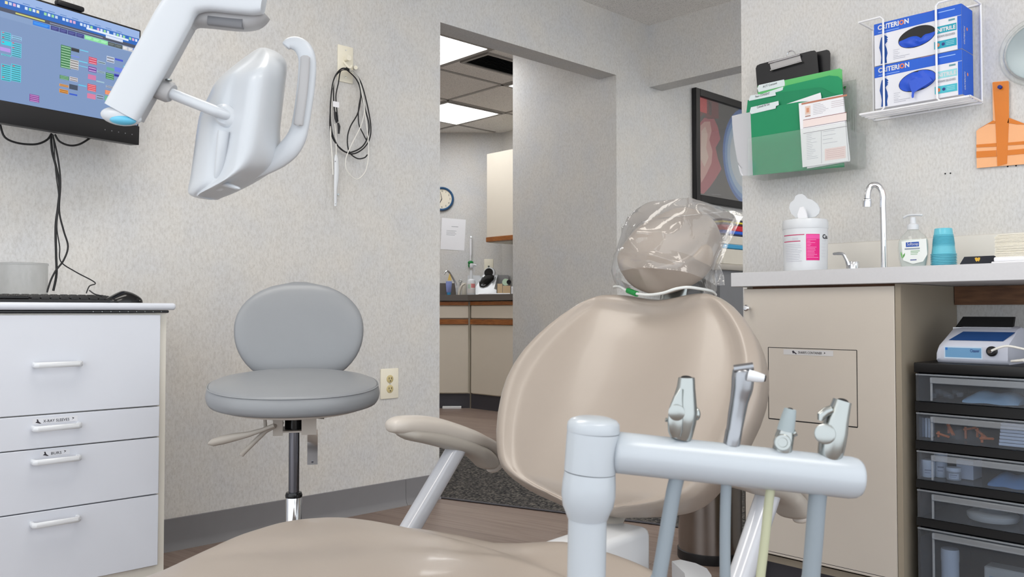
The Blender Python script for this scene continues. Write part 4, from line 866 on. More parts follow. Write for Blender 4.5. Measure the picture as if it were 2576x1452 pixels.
solo('wood_cleat', bx(B(), XS - .024, XS - .0005, .30, .862, .838, .889), 'pine', 'brown wooden cleat under the counter above the charger', 'cleat')

# ---------------------------------------------------------------- faucet and lever
fx = 2.44; fb = PX(2224, 672, fx); fy = fb.y
t = thing('faucet', 'tall chrome gooseneck faucet rising from the counter', 'faucet', (fx, fy, ZT))
c1, c2 = PX(2221, 500, fx), PX(2185, 505, fx - .0); zt_ = PX(2203, 463, fx).z
pth = [(fx, fy, ZT), (fx, fy, 1.05), V((fx, PX(2221, 520, fx).y, PX(2221, 520, fx).z))] + [PX(x, y, fx - d) for x, y, d in ((2221, 492, 0), (2215, 474, .002), (2203, 465, .006), (2191, 469, .010), (2184, 483, .012), (2182, 500, .013))]
obj('spout', tube(B(), cr(pth, 8), .0088, 20), 'chrome', t)
e0, e1 = PX(2182, 500, fx - .013), PX(2181, 521, fx - .013); bm = B(); lathe(bm, [(.0095, 0), (.0118, .002), (.0122, .006), (.0112, .007), (.0122, .008), (.0122, (e1 - e0).length), (.010, (e1 - e0).length), (0, (e1 - e0).length - .002)], e0, 24, axis(e1 - e0)); obj('aerator', bm, 'chrome', t)
bm = B(); lathe(bm, [(.0155, 0), (.0155, .003), (.013, .005), (.0125, .008), (.0088, .009)], (fx, fy, ZT), 24); obj('base_flange', bm, 'chrome', t)
ly = PX(2146, 660, 2.42).y; t = thing('faucet_lever', 'small chrome lever valve between the wipes tub and the faucet', 'lever', (2.42, ly, ZT))
bm = B(); lathe(bm, [(.0185, 0), (.0185, .030), (.0165, .034), (0, .035)], (2.42, ly, ZT), 28); obj('valve_body', bm, 'chrome', t)
bm = B(); tube(bm, cr([PX(x, y, 2.40) for x, y in ((2134, 668), (2131, 658), (2126, 648), (2121, 640), (2112, 638), (2096, 639))]), [.006] * 6 + [.005] * 13 + [.0045] * 8 + [.004] * 3 + [.003], 12, .003, up=(1, 0, 0)); obj('lever', bm, 'chrome', t)

# ---------------------------------------------------------------- wipes tub
wx = 2.30; wa, wb = PX(1975, 640, wx), PX(2079, 640, wx); wr = (wa - wb).length / 2 * .98; wc = V((wx, (wa.y + wb.y) / 2, ZT)); zt2 = PX(2024, 548, wx - .03).z - ZT
t = thing('wipes_tub', 'white disinfecting wipes tub with open lid and magenta label', 'wipes tub', wc)
bm = B(); lathe(bm, [(wr * .955, 0), (wr * .965, .003), (wr * .97, .02), (wr * 1.0, zt2 * .62), (wr * 1.0, zt2 * .80), (wr * .96, zt2 * .805)], wc, 48); obj('canister', bm, 'gloss', t)
bm = B(); lathe(bm, [(wr * 1.01, zt2 * .80), (wr * 1.02, zt2 * .81), (wr * 1.02, zt2 * .91), (wr * .98, zt2 * .97), (wr * .80, zt2 * .985), (wr * .78, zt2 * .96), (0, zt2 * .96)], wc, 48); obj('cap', bm, 'gloss', t)
bm = B(); ol = [PX(x, y, wx + .012) for x, y in ((2002, 548), (1990, 537), (1985, 523), (1988, 510), (1998, 503), (2000, 494), (2008, 489), (2018, 488), (2026, 493), (2030, 499), (2043, 503), (2056, 513), (2062, 526), (2060, 537), (2052, 545), (2040, 548))]
prism(bm, ol, (.004, 0, 0)); obj('flip_lid', bm, 'gloss', t)
bm = B(); ol = [PX(x, y, wx - .012) for x, y in ((2008, 552), (2006, 540), (2009, 530), (2012, 522), (2020, 520), (2024, 527), (2028, 538), (2030, 550))]; prism(bm, ol, (.006, 0, 0)); obj('pulled_wipe', bm, 'paper', t)
def wrap(name, par, c, rf, rects, mtl='print', hz=0):
    """patches bent round an upright tub: (ang0, ang1, z0, z1, rgb, layer); angle 0 faces the camera"""
    bm = B(); cl = bm.loops.layers.float_color.new('Col'); base = math.atan2(-c.y, -c.x)
    for a0, a1, z0, z1, col, *ly_ in rects:
        n = max(1, int(abs(a1 - a0) / 6)); cc = lin(col); h = .0004 + .00015 * (ly_[0] if ly_ else 0)
        for k in range(n):
            q = []
            for a, z in ((a0 + (a1 - a0) * k / n, z0), (a0 + (a1 - a0) * (k + 1) / n, z0), (a0 + (a1 - a0) * (k + 1) / n, z1), (a0 + (a1 - a0) * k / n, z1)):
                th = base + R(a); r = (rf(z) if callable(rf) else rf) + h; q.append(bm.verts.new((c.x + r * math.cos(th), c.y + r * math.sin(th), c.z + z)))
            for lp in bm.faces.new(q).loops: lp[cl] = cc
    return obj(name, bm, mtl, par, norm=False)
rf = lambda z: wr * (.97 + .03 * min(1, (z - .02) / (zt2 * .62 - .02)))
zz = lambda y: PX(2024, y, wx - wr * .9).z - ZT
lab = [(2, 38, zz(655), zz(589), (222, 16, 124))]
for k in range(13):
    z_ = zz(604 + 3.7 * k); lab.append((4, 10 + random.random() * 26, z_, z_ + .0012, (244, 150, 200), 1))
lab.append((3, 37, zz(601), zz(591), (232, 80, 160), 1))
for a0, a1, y in ((-66, -2, 591), (-66, -12, 607)): lab.append((a0, a1, zz(y), zz(y) + .0022, (190, 26, 90), 1))
for k in range(11): lab.append((-60, -8 - random.random() * 14, zz(614 + 4.3 * k), zz(614 + 4.3 * k) + .0011, (186, 188, 198), 1))
lab += [(-58, -40, zz(602), zz(597), (210, 212, 218), 1), (-34, -18, zz(603), zz(597), (200, 202, 210), 1)]
for k in range(6): lab.append((44, 60, zz(606 + 8 * k), zz(606 + 8 * k) + .0011, (196, 198, 204), 1))
lb = wrap('printed_label', t, wc, rf, lab)
th = math.atan2(-wc.y, -wc.x) + R(47); nrm = V((math.cos(th), math.sin(th), 0)); frw = Frame(wc + nrm * (wr + .0009) + UP * zz(598), V((-nrm.y, nrm.x, 0)), UP)
text('lettering', 'Ca', .017, frw.m(0, -.002, 0), 'ink', t, bold=.0004)

# ---------------------------------------------------------------- soap bottle
sx = 2.36; sa, sb = PX(2259, 640, sx), PX(2337, 640, sx); sw = (sa - sb).length / 2; scn = V((sx, (sa.y + sb.y) / 2, ZT)); zs_ = lambda y: PX(2298, y, sx).z - ZT
t = thing('soap_bottle', 'clear pump bottle of pearly hand soap left of the blue cups', 'soap bottle', scn)
MY = axis((0, 0, 1))
def oval(prof, fl): bm = B(); lathe(bm, [(r, z) for r, z in prof], scn, 40, Matrix.Diagonal((fl, 1, 1, 1))); return bm
H_ = zs_(578)
prs = [(sw * .72, 0), (sw * .80, .003), (sw * .95, H_ * .30), (sw * 1.0, H_ * .52), (sw * .95, H_ * .72), (sw * .78, H_ * .84), (sw * .50, H_ * .94), (sw * .34, H_), (sw * .32, H_ * 1.04)]
obj('bottle', oval(prs, .62), 'clear', t); obj('soap', oval([(r * .93, z + .002) for r, z in prs[:5]] + [(sw * .80, H_ * .755), (0, H_ * .755)], .60), 'soap', t)
bm = B(); zc = H_ * 1.0; lathe(bm, [(sw * .36, zc), (sw * .36, zs_(566)), (sw * .2, zs_(562)), (sw * .17, zs_(547)), (0, zs_(547))], scn, 24)
pm = obj('pump', bm, 'gloss', t)
z_ = zs_(543); obj('pump_spout', tube(B(), cr([scn + V((0, -sw * .62, z_ + .0)), scn + V((0, -sw * .2, z_ + .002)), scn + V((0, sw * .3, z_ + .002)), scn + V((0, sw * .62, z_ - .004))]), [.003] + [.0048] * 17 + [.003], 12, [.002] + [.0032] * 17 + [.002]), 'gloss', pm)
nf = V((-1, 0, 0)); frs = Frame(scn + V((-sw * .64, sw, 0)), (0, -1, 0), UP); A_ = lambda x, y: frs.px(x, y)
rc = []
def rp(x0, y0, x1, y1, c, ly=0): a0, b1 = A_(x0, y0); a1, b0 = A_(x1, y1); rc.append((a0, b0, a1, b1, c, ly))
rp(2279, 610, 2312, 620, (18, 74, 168), 1); rp(2276, 625, 2314, 627, (150, 160, 170), 1); rp(2291, 631, 2314, 632.5, (160, 190, 160), 1); rp(2291, 635, 2310, 636.5, (170, 196, 170), 1); rp(2291, 639, 2308, 640.5, (170, 196, 170), 1); rp(2290, 653, 2306, 655, (90, 100, 150), 1)
lbp = [(2268, 608), (2330, 600), (2333, 640), (2322, 658), (2296, 664), (2272, 655)]
print_polys('front_label', frs, [([A_(x, y) for x, y in lbp], (232, 236, 234))], t)
print_rects('label_print', frs, rc, t, h0=.0006)
q = A_(2282, 618.3); q2 = A_(2310, 618); text('lettering', 'Softsoap', .012, frs.m(q[0], q[1], .0010), 'gloss', t, width=abs(q2[0] - q[0]))
print_polys('leaf_mark', frs, [([A_(x, y) for x, y in ((2266, 632), (2270, 640), (2271, 650), (2268, 648), (2266, 640))], (110, 176, 96), 2), ([A_(x, y) for x, y in ((2271, 651), (2272, 642), (2277, 636), (2276, 644))], (80, 150, 70), 2)], t)
# ---------------------------------------------------------------- cups: stacked upside down, every cup its own thing
kx = 2.37; ka, kb = PX(2343, 664, kx), PX(2406, 664, kx); kr = (ka - kb).length / 2; kc = V((kx, (ka.y + kb.y) / 2, ZT)); hK = lambda y: PX(2376, y, kx).z - ZT
nc = 10; step = hK(637) / nc; ch_ = hK(575) - step * (nc - 1)
def cup_mesh():
    prof = [(kr, 0), (kr * 1.02, .001), (kr * 1.02, step * .42), (kr * .94, step * .55)]
    g = lambda z: kr * (.93 - .25 * z / ch_)
    prof += [(g(ch_ * .36), ch_ * .36)]
    for k in range(9): z = ch_ * (.40 + .042 * k); prof += [(g(z), z), (g(z) + kr * .045, z + .0006), (g(z) + kr * .045, z + ch_ * .014), (g(z), z + ch_ * .024)]
    prof += [(g(ch_ * .985), ch_ * .985), (g(ch_) * .96, ch_), (0, ch_), (0, ch_ - .001), (g(ch_) * .9, ch_ - .001), (kr * .9, .002), (kr * .95, 0)]
    bm = B(); lathe(bm, prof, (0, 0, 0), 40); return bm
cup = obj('plastic_cup', cup_mesh(), 'cup'); cup.location = kc; tag(cup, 'blue plastic cup in the nested rims under the ribbed top cup', 'cup', 'stacked blue cups'); INV[cup.name] = Matrix.Translation(-kc)
for k in range(1, nc): c_ = cup.copy(); COL.objects.link(c_); c_.location = kc + UP * step * k
c_['label'] = 'topmost upside-down blue plastic cup with a ribbed side beside the soap'; cup['label'] = 'lowest blue plastic cup, standing rim-down on the counter under the stack'
# ---------------------------------------------------------------- card stand and napkins
cxp = 2.30; t0 = PX(2409, 664, cxp); t1 = PX(2499, 641, cxp); t = thing('card_box', 'small dark folded card with a gold tooth leaning beside the cups', 'card', (cxp, (t0.y + t1.y) / 2, ZT))
hC = PX(2460, 643, cxp).z - ZT; bm = B(); prism(bm, [(cxp, t0.y, ZT), (cxp + .03, t0.y - .006, ZT + hC), (cxp + .032, t0.y - .006, ZT + hC), (cxp + .036, t0.y, ZT)], (0, t1.y - t0.y, 0)); obj('card', bm, mat('navy_card', (34, 38, 48), .5), t)
frc = Frame((cxp, t0.y, ZT), (0, -1, 0), (.03, 0, hC)); A2 = lambda x, y: frc.px(x, y)
print_polys('gold_tooth', frc, [([A2(x, y) for x, y in ((2452, 650), (2456, 648), (2459, 650), (2462, 648), (2466, 649), (2465, 654), (2462, 659), (2460, 656), (2457, 659), (2454, 656))], (224, 182, 70), 1)], t)
print_rects('gold_lettering', frc, [(A2(x, 663)[0], .001, A2(x + 4, 663)[0], .004, (224, 196, 110), 1) for x in (2433, 2442, 2452, 2462, 2474)], t)
bx(bm := B(), cxp - .012, cxp - .010, t1.y + .018, t0.y - .002, ZT + .0, ZT + .002); solo('white_slip', bm, 'paper', 'thin white slip lying before the dark tooth card', 'paper slip')
nx0 = 2.24; n0 = PX(2503, 640, nx0).y; z0_ = PX(2540, 659, nx0).z; z1_ = PX(2520, 589, nx0).z
solo('paper_pad', bx(B(), nx0 - .015, nx0 + .14, n0 - .14, PX(2495, 658, nx0 - .01).y, ZT, ZT + .008, .0015, 1), 'paper', 'white folded pad under the napkin stack', 'pad')
solo('paper_pad', bx(B(), nx0 - .005, nx0 + .13, n0 - .14, n0 + .002, ZT + .0082, ZT + .019, .003, 2), 'paper', 'upper white folded pad directly below the napkins', 'pad')
nz0 = ZT + .0192; NN = 20; dz = (z1_ - nz0) / NN; nap = None
for k in range(NN):
    if nap is None:
        bx(bm := B(), -.065, .065, -.07, .07, 0, dz * .86, dz * .3, 2); nap = obj('napkin', bm, 'napkin'); nap['category'] = 'napkin'; nap['group'] = 'folded napkins'; nap['label'] = 'folded cream napkin inside the napkin stack right of the tooth card'; o = nap
    else: o = nap.copy(); COL.objects.link(o)
    o.location = (nx0 + .065 + random.uniform(-.002, .002), n0 - .07 + random.uniform(-.0015, .0015) - .0012 * max(0, k - 17) ** 2, nz0 + dz * k)
o['label'] = 'topmost folded cream napkin of the napkin stack'; nap['label'] = 'bottom cream napkin of the stack, lying on the white pad'

# ================================================================== things on the sink wall
SU, SN = V((0, -1, 0)), V((-1, 0, 0))            # rightwards and outwards on the sink wall
def wallf(px, py, off): q = PX(px, py, XS - off); return Frame(q, SU, UP)
# wire rack with two glove boxes
GX = 2.46; g = lambda x, y, X=GX: PX(x, y, X)
rack = thing('glove_rack', 'white wire rack holding two glove boxes on the wall', 'rack', (XS, .93, 1.39))
ya, yb = g(2183, 285).y, g(2434, 248).y; z0, z1 = 1.394, PX(2210, 45, 2.455).z; xf, xb = 2.452, XS - .003
bm = B(); wr_ = .0030
yl, yr = g(2224, 270, xf).y, g(2357, 240, xf).y
yA, yB = yl + .004, yr - .002
yOL, yOR = PX(2181, 285, XS - .05).y, PX(2440, 240, xf).y
def wirep(p, r=wr_): tube(bm, p, r, 8)
zb = 1.398
# left loop and right loop frame the open front
for y_in, y_out in ((yl, yOL), (yr, yOR)):
    rr = .008 * (1 if y_out > y_in else -1)
    wirep([(xf, y_out, zb), (xf, y_in + rr, zb), (xf, y_in, zb + .008), (xf, y_in, z1 - .008), (xf, y_in + rr, z1), (xf, y_out, z1)])
for y_ in (yOL, yOR):
    for z_ in (zb, z1): wirep([(xf, y_, z_), (xb, y_, z_)])
    wirep([(xb, y_, zb - .004), (xb, y_, z1 + .002)])
for z_ in (zb - .003, z1): wirep([(xb, yOL, z_), (xb, yOR, z_)])
for x_ in (xf + .012, xf + .034, xf + .056): wirep([(x_, yOL, zb - .004), (x_, yOR, zb - .004)], .0026)
wirep([(xf, yOL, zb - .001), (xf, yOR, zb - .001)])
wirep([(xb, .93, zb), (xb, .93, z1)], .0022); obj('wire_frame', bm, 'wire', rack)
def glove_box(zb_, zt_, label, torn, size):
    y0_, y1_ = g(2199, 100).y, g(2419, 60).y; t = thing('glove_box', label, 'glove box', ((GX + XS) / 2, (y0_ + y1_) / 2, zb_))
    obj('carton', bx(B(), GX, XS - .005, y1_ - .0, y0_, zb_, zt_, .0008, 1), mat('glove_carton', (224, 225, 232), .35, var=.01), t)
    fr = Frame((GX, y0_, zb_), SU, UP); w, h = y0_ - y1_, zt_ - zb_
    print_polys('blue_band', fr, [([(0, h), (0, h * .735), (w * .62, h * .755), (w, h * .75), (w, h)], (22, 92, 206))], t)
    rc = [(w * .955, 0, w, h * .74, (22, 92, 206), 0), (w * .72, h * .44, w * .945, h * .60, (24, 160, 182) if not torn else (150, 214, 220), 1), (w * .735, h * .345, w * .93, h * .40, (206, 208, 216), 1), (w * .70, h * .10, w * .945, h * .27, (28, 160, 184) if not torn else (70, 184, 200), 1), (w * .86, h * .67, w * .93, h * .71, (100, 150, 160), 1)]
    for k in range(5): rc.append((w * .23, h * (.33 - .045 * k), w * (.285 + .02 * (k % 2)), h * (.34 - .045 * k), (176, 178, 190), 1))
    for k in range(2): rc.append((w * .23, h * (.115 - .04 * k), w * (.42 - .05 * k), h * (.127 - .04 * k), (176, 178, 190), 1))
    for k in range(3): rc.append((w * .83, h * (.22 - .035 * k), w * .92, h * (.228 - .035 * k), (180, 226, 232), 2))
    rc.append((w * .55, h * .995, w * .68, h, (240, 140, 110), 1)); rc.append((w * .75, h * .905, w * .93, h * .925, (150, 186, 240), 1))
    rc.append((w * .05, h * .775, w * .30, h * .79, (140, 176, 236), 1))
    print_rects('end_stripe', fr, rc[:1], t); print_rects('name_band', fr, rc[1:2], t); print_rects('size_band', fr, rc[3:4], t); print_rects('small_print', fr, rc[6:11], t); print_rects('small_print', fr, rc[11:13], t); print_rects('small_print', fr, rc[13:16], t); print_rects('small_print', fr, rc[2:3] + rc[4:5], t); [print_rects('small_print', fr, [q_], t) for q_ in rc[16:]]
    hand = [(.075, .03), (.083, .18), (.075, .30), (.06, .42), (.072, .56), (.085, .65), (.12, .70), (.15, .66), (.165, .62), (.15, .60), (.165, .565), (.15, .55), (.16, .525), (.142, .50), (.13, .47), (.15, .36), (.158, .25), (.145, .14), (.15, .03)]
    print_polys('glove_picture', fr, [([(a * w * 1.02, b * h * 1.0) for a, b in hand], (24, 80, 160), 1)], t)
    ell = [(w * .505 + w * .215 * math.cos(q), h * .485 + h * .235 * math.sin(q) + .016 * w * math.cos(q)) for q in [2 * math.pi * k / 40 for k in range(40)]]
    op = print_polys('opening', fr, [(ell, (14, 16, 22), 2)], t)
    # gloves in the opening
    rows = []
    for i in range(17):
        a = i / 16; row = []
        for j in range(9):
            b = j / 8; x = w * (.505 - .205 + .41 * a); hx_ = math.sqrt(max(0, 1 - ((x / w - .505) / .212) ** 2)) * h * .232; zc_ = h * .485 + .016 * (x - w * .505) / .215
            top = (.05 - .35 * math.exp(-((a - .62) / .07) ** 2) + .10 * math.sin(5 * a)) if not torn else .95
            lo = -.97; tt = lo + (top - lo) * b
            row.append(fr.p(x, zc_ + hx_ * tt, .0012 + .007 * math.sin(math.pi * b) * math.sin(math.pi * a) + .0018 * math.sin(17 * a + 9 * b) * math.sin(math.pi * a)))
        rows.append(row)
    bm = B(); grid(bm, rows); obj('gloves', bm, 'glove', t)
    if torn:
        q = [(.43, .48), (.52, .52), (.66, .50), (.69, .40), (.62, .33), (.54, .27), (.485, .21), (.475, .10), (.46, .09), (.455, .14), (.46, .22), (.44, .34)]
        rows = [[fr.p(a * w, b * h, .010), fr.p(a * w * .99 + .005 * w, b * h, .012)] for a, b in q]; bm = B(); prism(bm, [fr.p(a * w, b * h, .009) for a, b in q], fr.n * .003); obj('hanging_glove', bm, 'glove', t)
    nb = text('brand_lettering', 'CRITERION', h * .155, fr.m(w * .045, h * .845, .0008), ['gloss', 'orange'], t, bold=.0006, width=w * .37, alt=7)
    text('lettering', 'NITRILE', h * .12, fr.m(w * .735, h * .475, .0010), 'gloss', t, bold=.0005, width=w * .2)
    text('lettering', 'EXAM GLOVES', h * .06, fr.m(w * .735, h * .35, .0010), 'greyink', t, width=w * .19)
    for a, c, r_ in ((.74, 'orange', .022), (.80, 'navy', .018)):
        bm = B(); lathe(bm, [(r_ * w, 0), (0, .0002)], fr.p(a * w, h * .185, .0009), 24, axis(fr.n)); obj('size_badge', bm, c, t)
    text('lettering', size, h * .07, fr.m(w * .74, h * .165, .0014), 'gloss', t, align='CENTER')
    bm = B(); lathe(bm, [(.02 * w, 0), (0, .0002)], (GX + .04, y1_ - .0006, zb_ + h * .5), 24, axis(SU)); obj('side_dot', bm, 'orange', t)
    sd = Frame((GX + .004, y1_, zb_), (1, 0, 0), UP); print_rects('blue_side', sd, [(-.004, 0, XS - .006 - GX - .004, h, (22, 92, 206))], t)
    text('side_lettering', 'CRITERION', .012, sd.m(.018, h * .12, .0008, math.pi / 2), 'gloss', t, width=h * .4)
    return t
glove_box(1.5325, 1.6555, 'upper blue and white glove box, opening half dark', False, 'M')
glove_box(1.4075, 1.5305, 'lower blue and white glove box with a glove hanging out', True, 'L')

# clear file pocket
fp = thing('file_pocket', 'clear plastic file pocket on the wall full of green folders', 'file holder', (XS, 1.28, 1.25))
PXf = 2.44                                           # front of the pocket
yb0, yb1 = PX(1884, 440, PXf).y, PX(2139, 412, PXf).y; zb0 = PX(2010, 428, PXf).z
zbk = PX(2150, 200, XS - .006).z; ybk1 = PX(2155, 300, XS - .006).y
bm = B(); bx(bm, XS - .006, XS - .002, ybk1, yb0 - .01, zb0, zbk, .0015, 1); obj('back_plate', bm, 'clear', fp)
bm = B(); bx(bm, PXf, PXf + .003, yb1, yb0 + .004, zb0, zb0 + .125, .001, 1); bx(bm, PXf, XS - .006, yb1, yb0 + .004, zb0 - .003, zb0, .001, 1); obj('front_pocket', bm, 'clear', fp)
bm = B(); bx(bm, PXf + .003, XS - .006, yb1 - .001, yb1 + .002, zb0, zb0 + .1); obj('pocket_side', bm, 'clear', fp)
bm = B()
for k in range(4): tube(bm, [PX(2134 + 6 * k, 262 + 3 * k, XS - .0075), PX(2135 + 6 * k, 350, XS - .0075)], .0012, 8)
obj('ribs', bm, 'clear', fp)
sq = PX(2128, 221, XS - .008); bm = B(); lathe(bm, [(.013, 0), (.013, .002), (.006, .003), (.005, .006), (0, .007)], sq, 24, axis(SN)); obj('screw_cap', bm, 'clear', fp)
bm = B(); lathe(bm, [(.005, 0), (.004, .003), (0, .004)], sq + SN * .004, 16, axis(SN)); obj('screw', bm, 'chrome', fp)
def sheet(name, X, pts, th, m, label, cat, group=None, lean=0):
    bm = B(); prism(bm, [PX(x, y, X + lean * 0) for x, y in pts], (th, 0, 0)); return solo(name, bm, m, label, cat, group)
cb = thing('clipboard', 'black clipboard with chrome clip standing in the file pocket', 'clipboard', PX(1990, 260, 2.50))
bm = B(); prism(bm, [PX(x, y, 2.500) for x, y in ((1906, 235), (1901, 172), (1904, 165), (1912, 161), (2040, 128), (2049, 127), (2055, 133), (2062, 215), (2063, 245))], (.003, 0, 0)); obj('board', bm, 'black', cb)
bm = B(); prism(bm, [PX(x, y, 2.494) for x, y in ((1936, 160), (2012, 138), (2016, 152), (1940, 176))], (.006, 0, 0)); clp = obj('clip', bm, 'chrome', cb)
bm = B(); tube(bm, [PX(1934, 159, 2.492), PX(2013, 137, 2.492)], .0035, 10); tube(bm, [PX(1938, 177, 2.492), PX(2018, 154, 2.492)], .0025, 10)
tube(bm, cr([PX(x, y, 2.497) for x, y in ((1982, 150), (1980, 137), (1986, 129), (1995, 129), (2001, 136), (2000, 146))]), .002, 8); obj('clip_bar', bm, 'chrome', clp)
sheet('clipboard', 2.520, [(2040, 240), (2045, 137), (2054, 131), (2080, 125), (2085, 127), (2088, 134), (2087, 240)], .003, 'black', 'second black clipboard mostly hidden behind the one with the clip', 'clipboard')
def folder(name, X, outline, tabpts, m, label, lettering, lp, extra=None):
    t = thing(name, label, 'folder', PX(1990, 380, X)); bm = B(); prism(bm, [PX(x, y, X) for x, y in outline], (.0015, 0, 0)); obj('card', bm, m, t)
    if tabpts:
        bm = B(); prism(bm, [PX(x, y, X - .0012) for x, y in tabpts], (.001, 0, 0)); obj('tab', bm, mat('tab_paper', (216, 226, 228), .5), t)
    if lettering:
        (x0, y0), (x1, y1), sz = lp; a, b = PX(x0, y0, X - .0016), PX(x1, y1, X - .0016); f_ = Frame(a, b - a, UP); text('lettering', lettering, sz, f_.m(0, 0, 0), 'ink', t, width=(b - a).length)
    return t
folder('file_folder', 2.488, [(1908, 260), (1906, 216), (1973, 202), (2112, 172), (2118, 175), (2120, 240), (2124, 300)], [(1905, 222), (1909, 214), (1972, 200), (1974, 208), (1974, 216), (1908, 232)], 'green_l', 'light green folder, farthest back in the file pocket', 'ACT Consent', ((1919, 221), (1955, 211), .010))
folder('file_folder', 2.480, [(1905, 300), (1906, 238), (1968, 224), (1976, 216), (2086, 190), (2108, 192), (2117, 200), (2121, 238), (2126, 330)], [(1906, 240), (1970, 218), (1969, 226), (1963, 229), (1907, 245)], 'green', 'green folder just in front of the light green one', None, None)
folder('file_folder', 2.472, [(1872, 330), (1881, 252), (1950, 243), (1958, 233), (2062, 220), (2072, 224), (2093, 236), (2120, 238), (2126, 360)], [(1884, 250), (1888, 240), (1950, 232), (1952, 240), (1884, 254)], mat('mid_green_card', (14, 132, 88), .6), 'middle green folder with a label tab at its left', 'Pano CONSENT', ((1900, 246), (1936, 237), .010))
sheet('form_sheet', 2.466, [(1958, 270), (1966, 266), (2064, 233), (2066, 242), (2068, 300), (1970, 320)], .0006, 'paper', 'white sheet peeking up behind the front green folder', 'paper')
t = folder('file_folder', 2.462, [(1886, 442), (1881, 296), (1890, 287), (1952, 274), (1956, 266), (2010, 256), (2110, 250), (2124, 420)], [(1886, 282), (1889, 270), (1958, 254), (1959, 264), (1952, 267), (1951, 273), (1890, 287)], mat('front_green_card', (20, 138, 92), .6), 'front green folder whose tab names a consent form', 'Consent for Ext', ((1904, 273), (1936, 264), .011))
bm = B(); rows = []
for i in range(9):
    q = i / 8; rows.append([PX(x, y, 2.462 - .012 * (1 - k)) for k, (x, y) in ((0, (1841 + 22 * q ** 1.6, 292 + 150 * q)), (.35, (1856 + 14 * q, 288 + 154 * q)), (.7, (1872 + 10 * q, 285 + 157 * q)), (1, (1888 + 6 * q, 282 + 159 * q)))])
grid(bm, rows); bmesh.ops.solidify(bm, geom=list(bm.faces), thickness=.0008); solo('paper_stack', bm, 'paper', 'curling white papers sticking out left of the front green folder', 'papers')
# form lying in the very front
fo = thing('form_sheet', 'white printed form in front of the green folders', 'form', PX(2070, 410, 2.452))
PF = 2.452; bm = B(); prism(bm, [PX(x, y, PF) for x, y in ((2009, 260), (2120, 237), (2134, 405), (2019, 421))], (.0006, 0, 0)); obj('sheet', bm, 'paper', fo)
ob = PX(2019, 421, PF); fr = Frame(ob, PX(2134, 405, PF) - ob, PX(2009, 260, PF) - ob); wF = (PX(2134, 405, PF) - ob).length; hF = (PX(2009, 260, PF) - ob).length
rc = [(0, .965, 1, .992, (184, 120, 96)), (.03, .72, .99, .728, (150, 90, 80)), (.03, .60, .98, .606, (130, 110, 120)), (.03, .515, .98, .521, (120, 110, 120)), (.03, .61, .98, .715, (238, 222, 218)), (.425, .02, .432, .51, (150, 150, 160)), (.50, .05, .95, .23, (236, 214, 212)), (.08, .80, .20, .93, (226, 200, 186)), (.08, .765, .20, .785, (176, 140, 130)), (.11, .83, .17, .9, (214, 150, 120), 1)]
for k in range(7): rc.append((.26, .93 - .025 * k, .40 + .2 * random.random(), .937 - .025 * k, (190, 188, 196)))
for k in range(4): rc.append((.66, .92 - .028 * k, .94, .926 - .028 * k, (196, 180, 186)))
for k in range(15): rc.append((.10, .49 - .027 * k, .20 + .16 * random.random(), .496 - .027 * k, (186, 188, 198)))
for k in range(4): rc.append((.46, .49 - .06 * k, .56 + .25 * random.random(), .497 - .06 * k, (190, 190, 200)))
for k in range(5): rc.append((.53, .20 - .028 * k, .92, .206 - .028 * k, (212, 176, 178), 1))
print_rects('form_print', fr, [(a * wF, b * hF, c * wF, d * hF, *e) for a, b, c, d, *e in rc], fo)
sheet('form_sheet', 2.456, [(2030, 424), (2040, 262), (2122, 242), (2139, 402), (2138, 406)], .0006, 'paper', 'white sheet showing as a sliver right of the printed form', 'paper')

# amber shield paddle
ps = thing('shield_paddle', 'orange translucent light shield paddle pinned to the wall', 'shield', PX(2520, 420, XS - .006))
XP = XS - .008; bm = B(); prism(bm, [PX(x, y, XP) for x, y in ((2457, 423), (2456, 330), (2462, 324), (2498, 303), (2496, 209), (2500, 206), (2534, 203), (2538, 206), (2538, 296), (2580, 312), (2610, 330), (2612, 410))], (.003, 0, 0)); obj('blade', bm, 'amber', ps)
bm = B()
for q in (((2497, 207), (2537, 204), (2538, 296), (2533, 412), (2509, 418), (2504, 305)), ((2462, 324), (2498, 303), (2504, 305), (2503, 311), (2484, 312)), ((2538, 296), (2582, 313), (2558, 313), (2534, 309))): prism(bm, [PX(x, y, XP - .0014) for x, y in q], (.001, 0, 0))
obj('handle_strip', bm, 'amber_d', ps)
bm = B()
for q in (((2456, 364), (2506, 360), (2506, 369), (2456, 371)), ((2534, 359), (2611, 352), (2611, 361), (2534, 366)), ((2456, 381), (2506, 378), (2507, 394), (2456, 397)), ((2533, 378), (2611, 371), (2611, 384), (2533, 391))): prism(bm, [PX(x, y, XP - .0012) for x, y in q], (.001, 0, 0))
obj('cross_strip', bm, 'amber_d', ps)
q = PX(2517, 220, XP - .002); bm = B(); lathe(bm, [(.005, 0), (.0035, .003), (.0035, .006), (.0052, .009), (0, .010)], q, 16, axis(SN)); solo('push_pin', bm, 'navy', 'blue push pin at the top of the orange paddle', 'push pin')
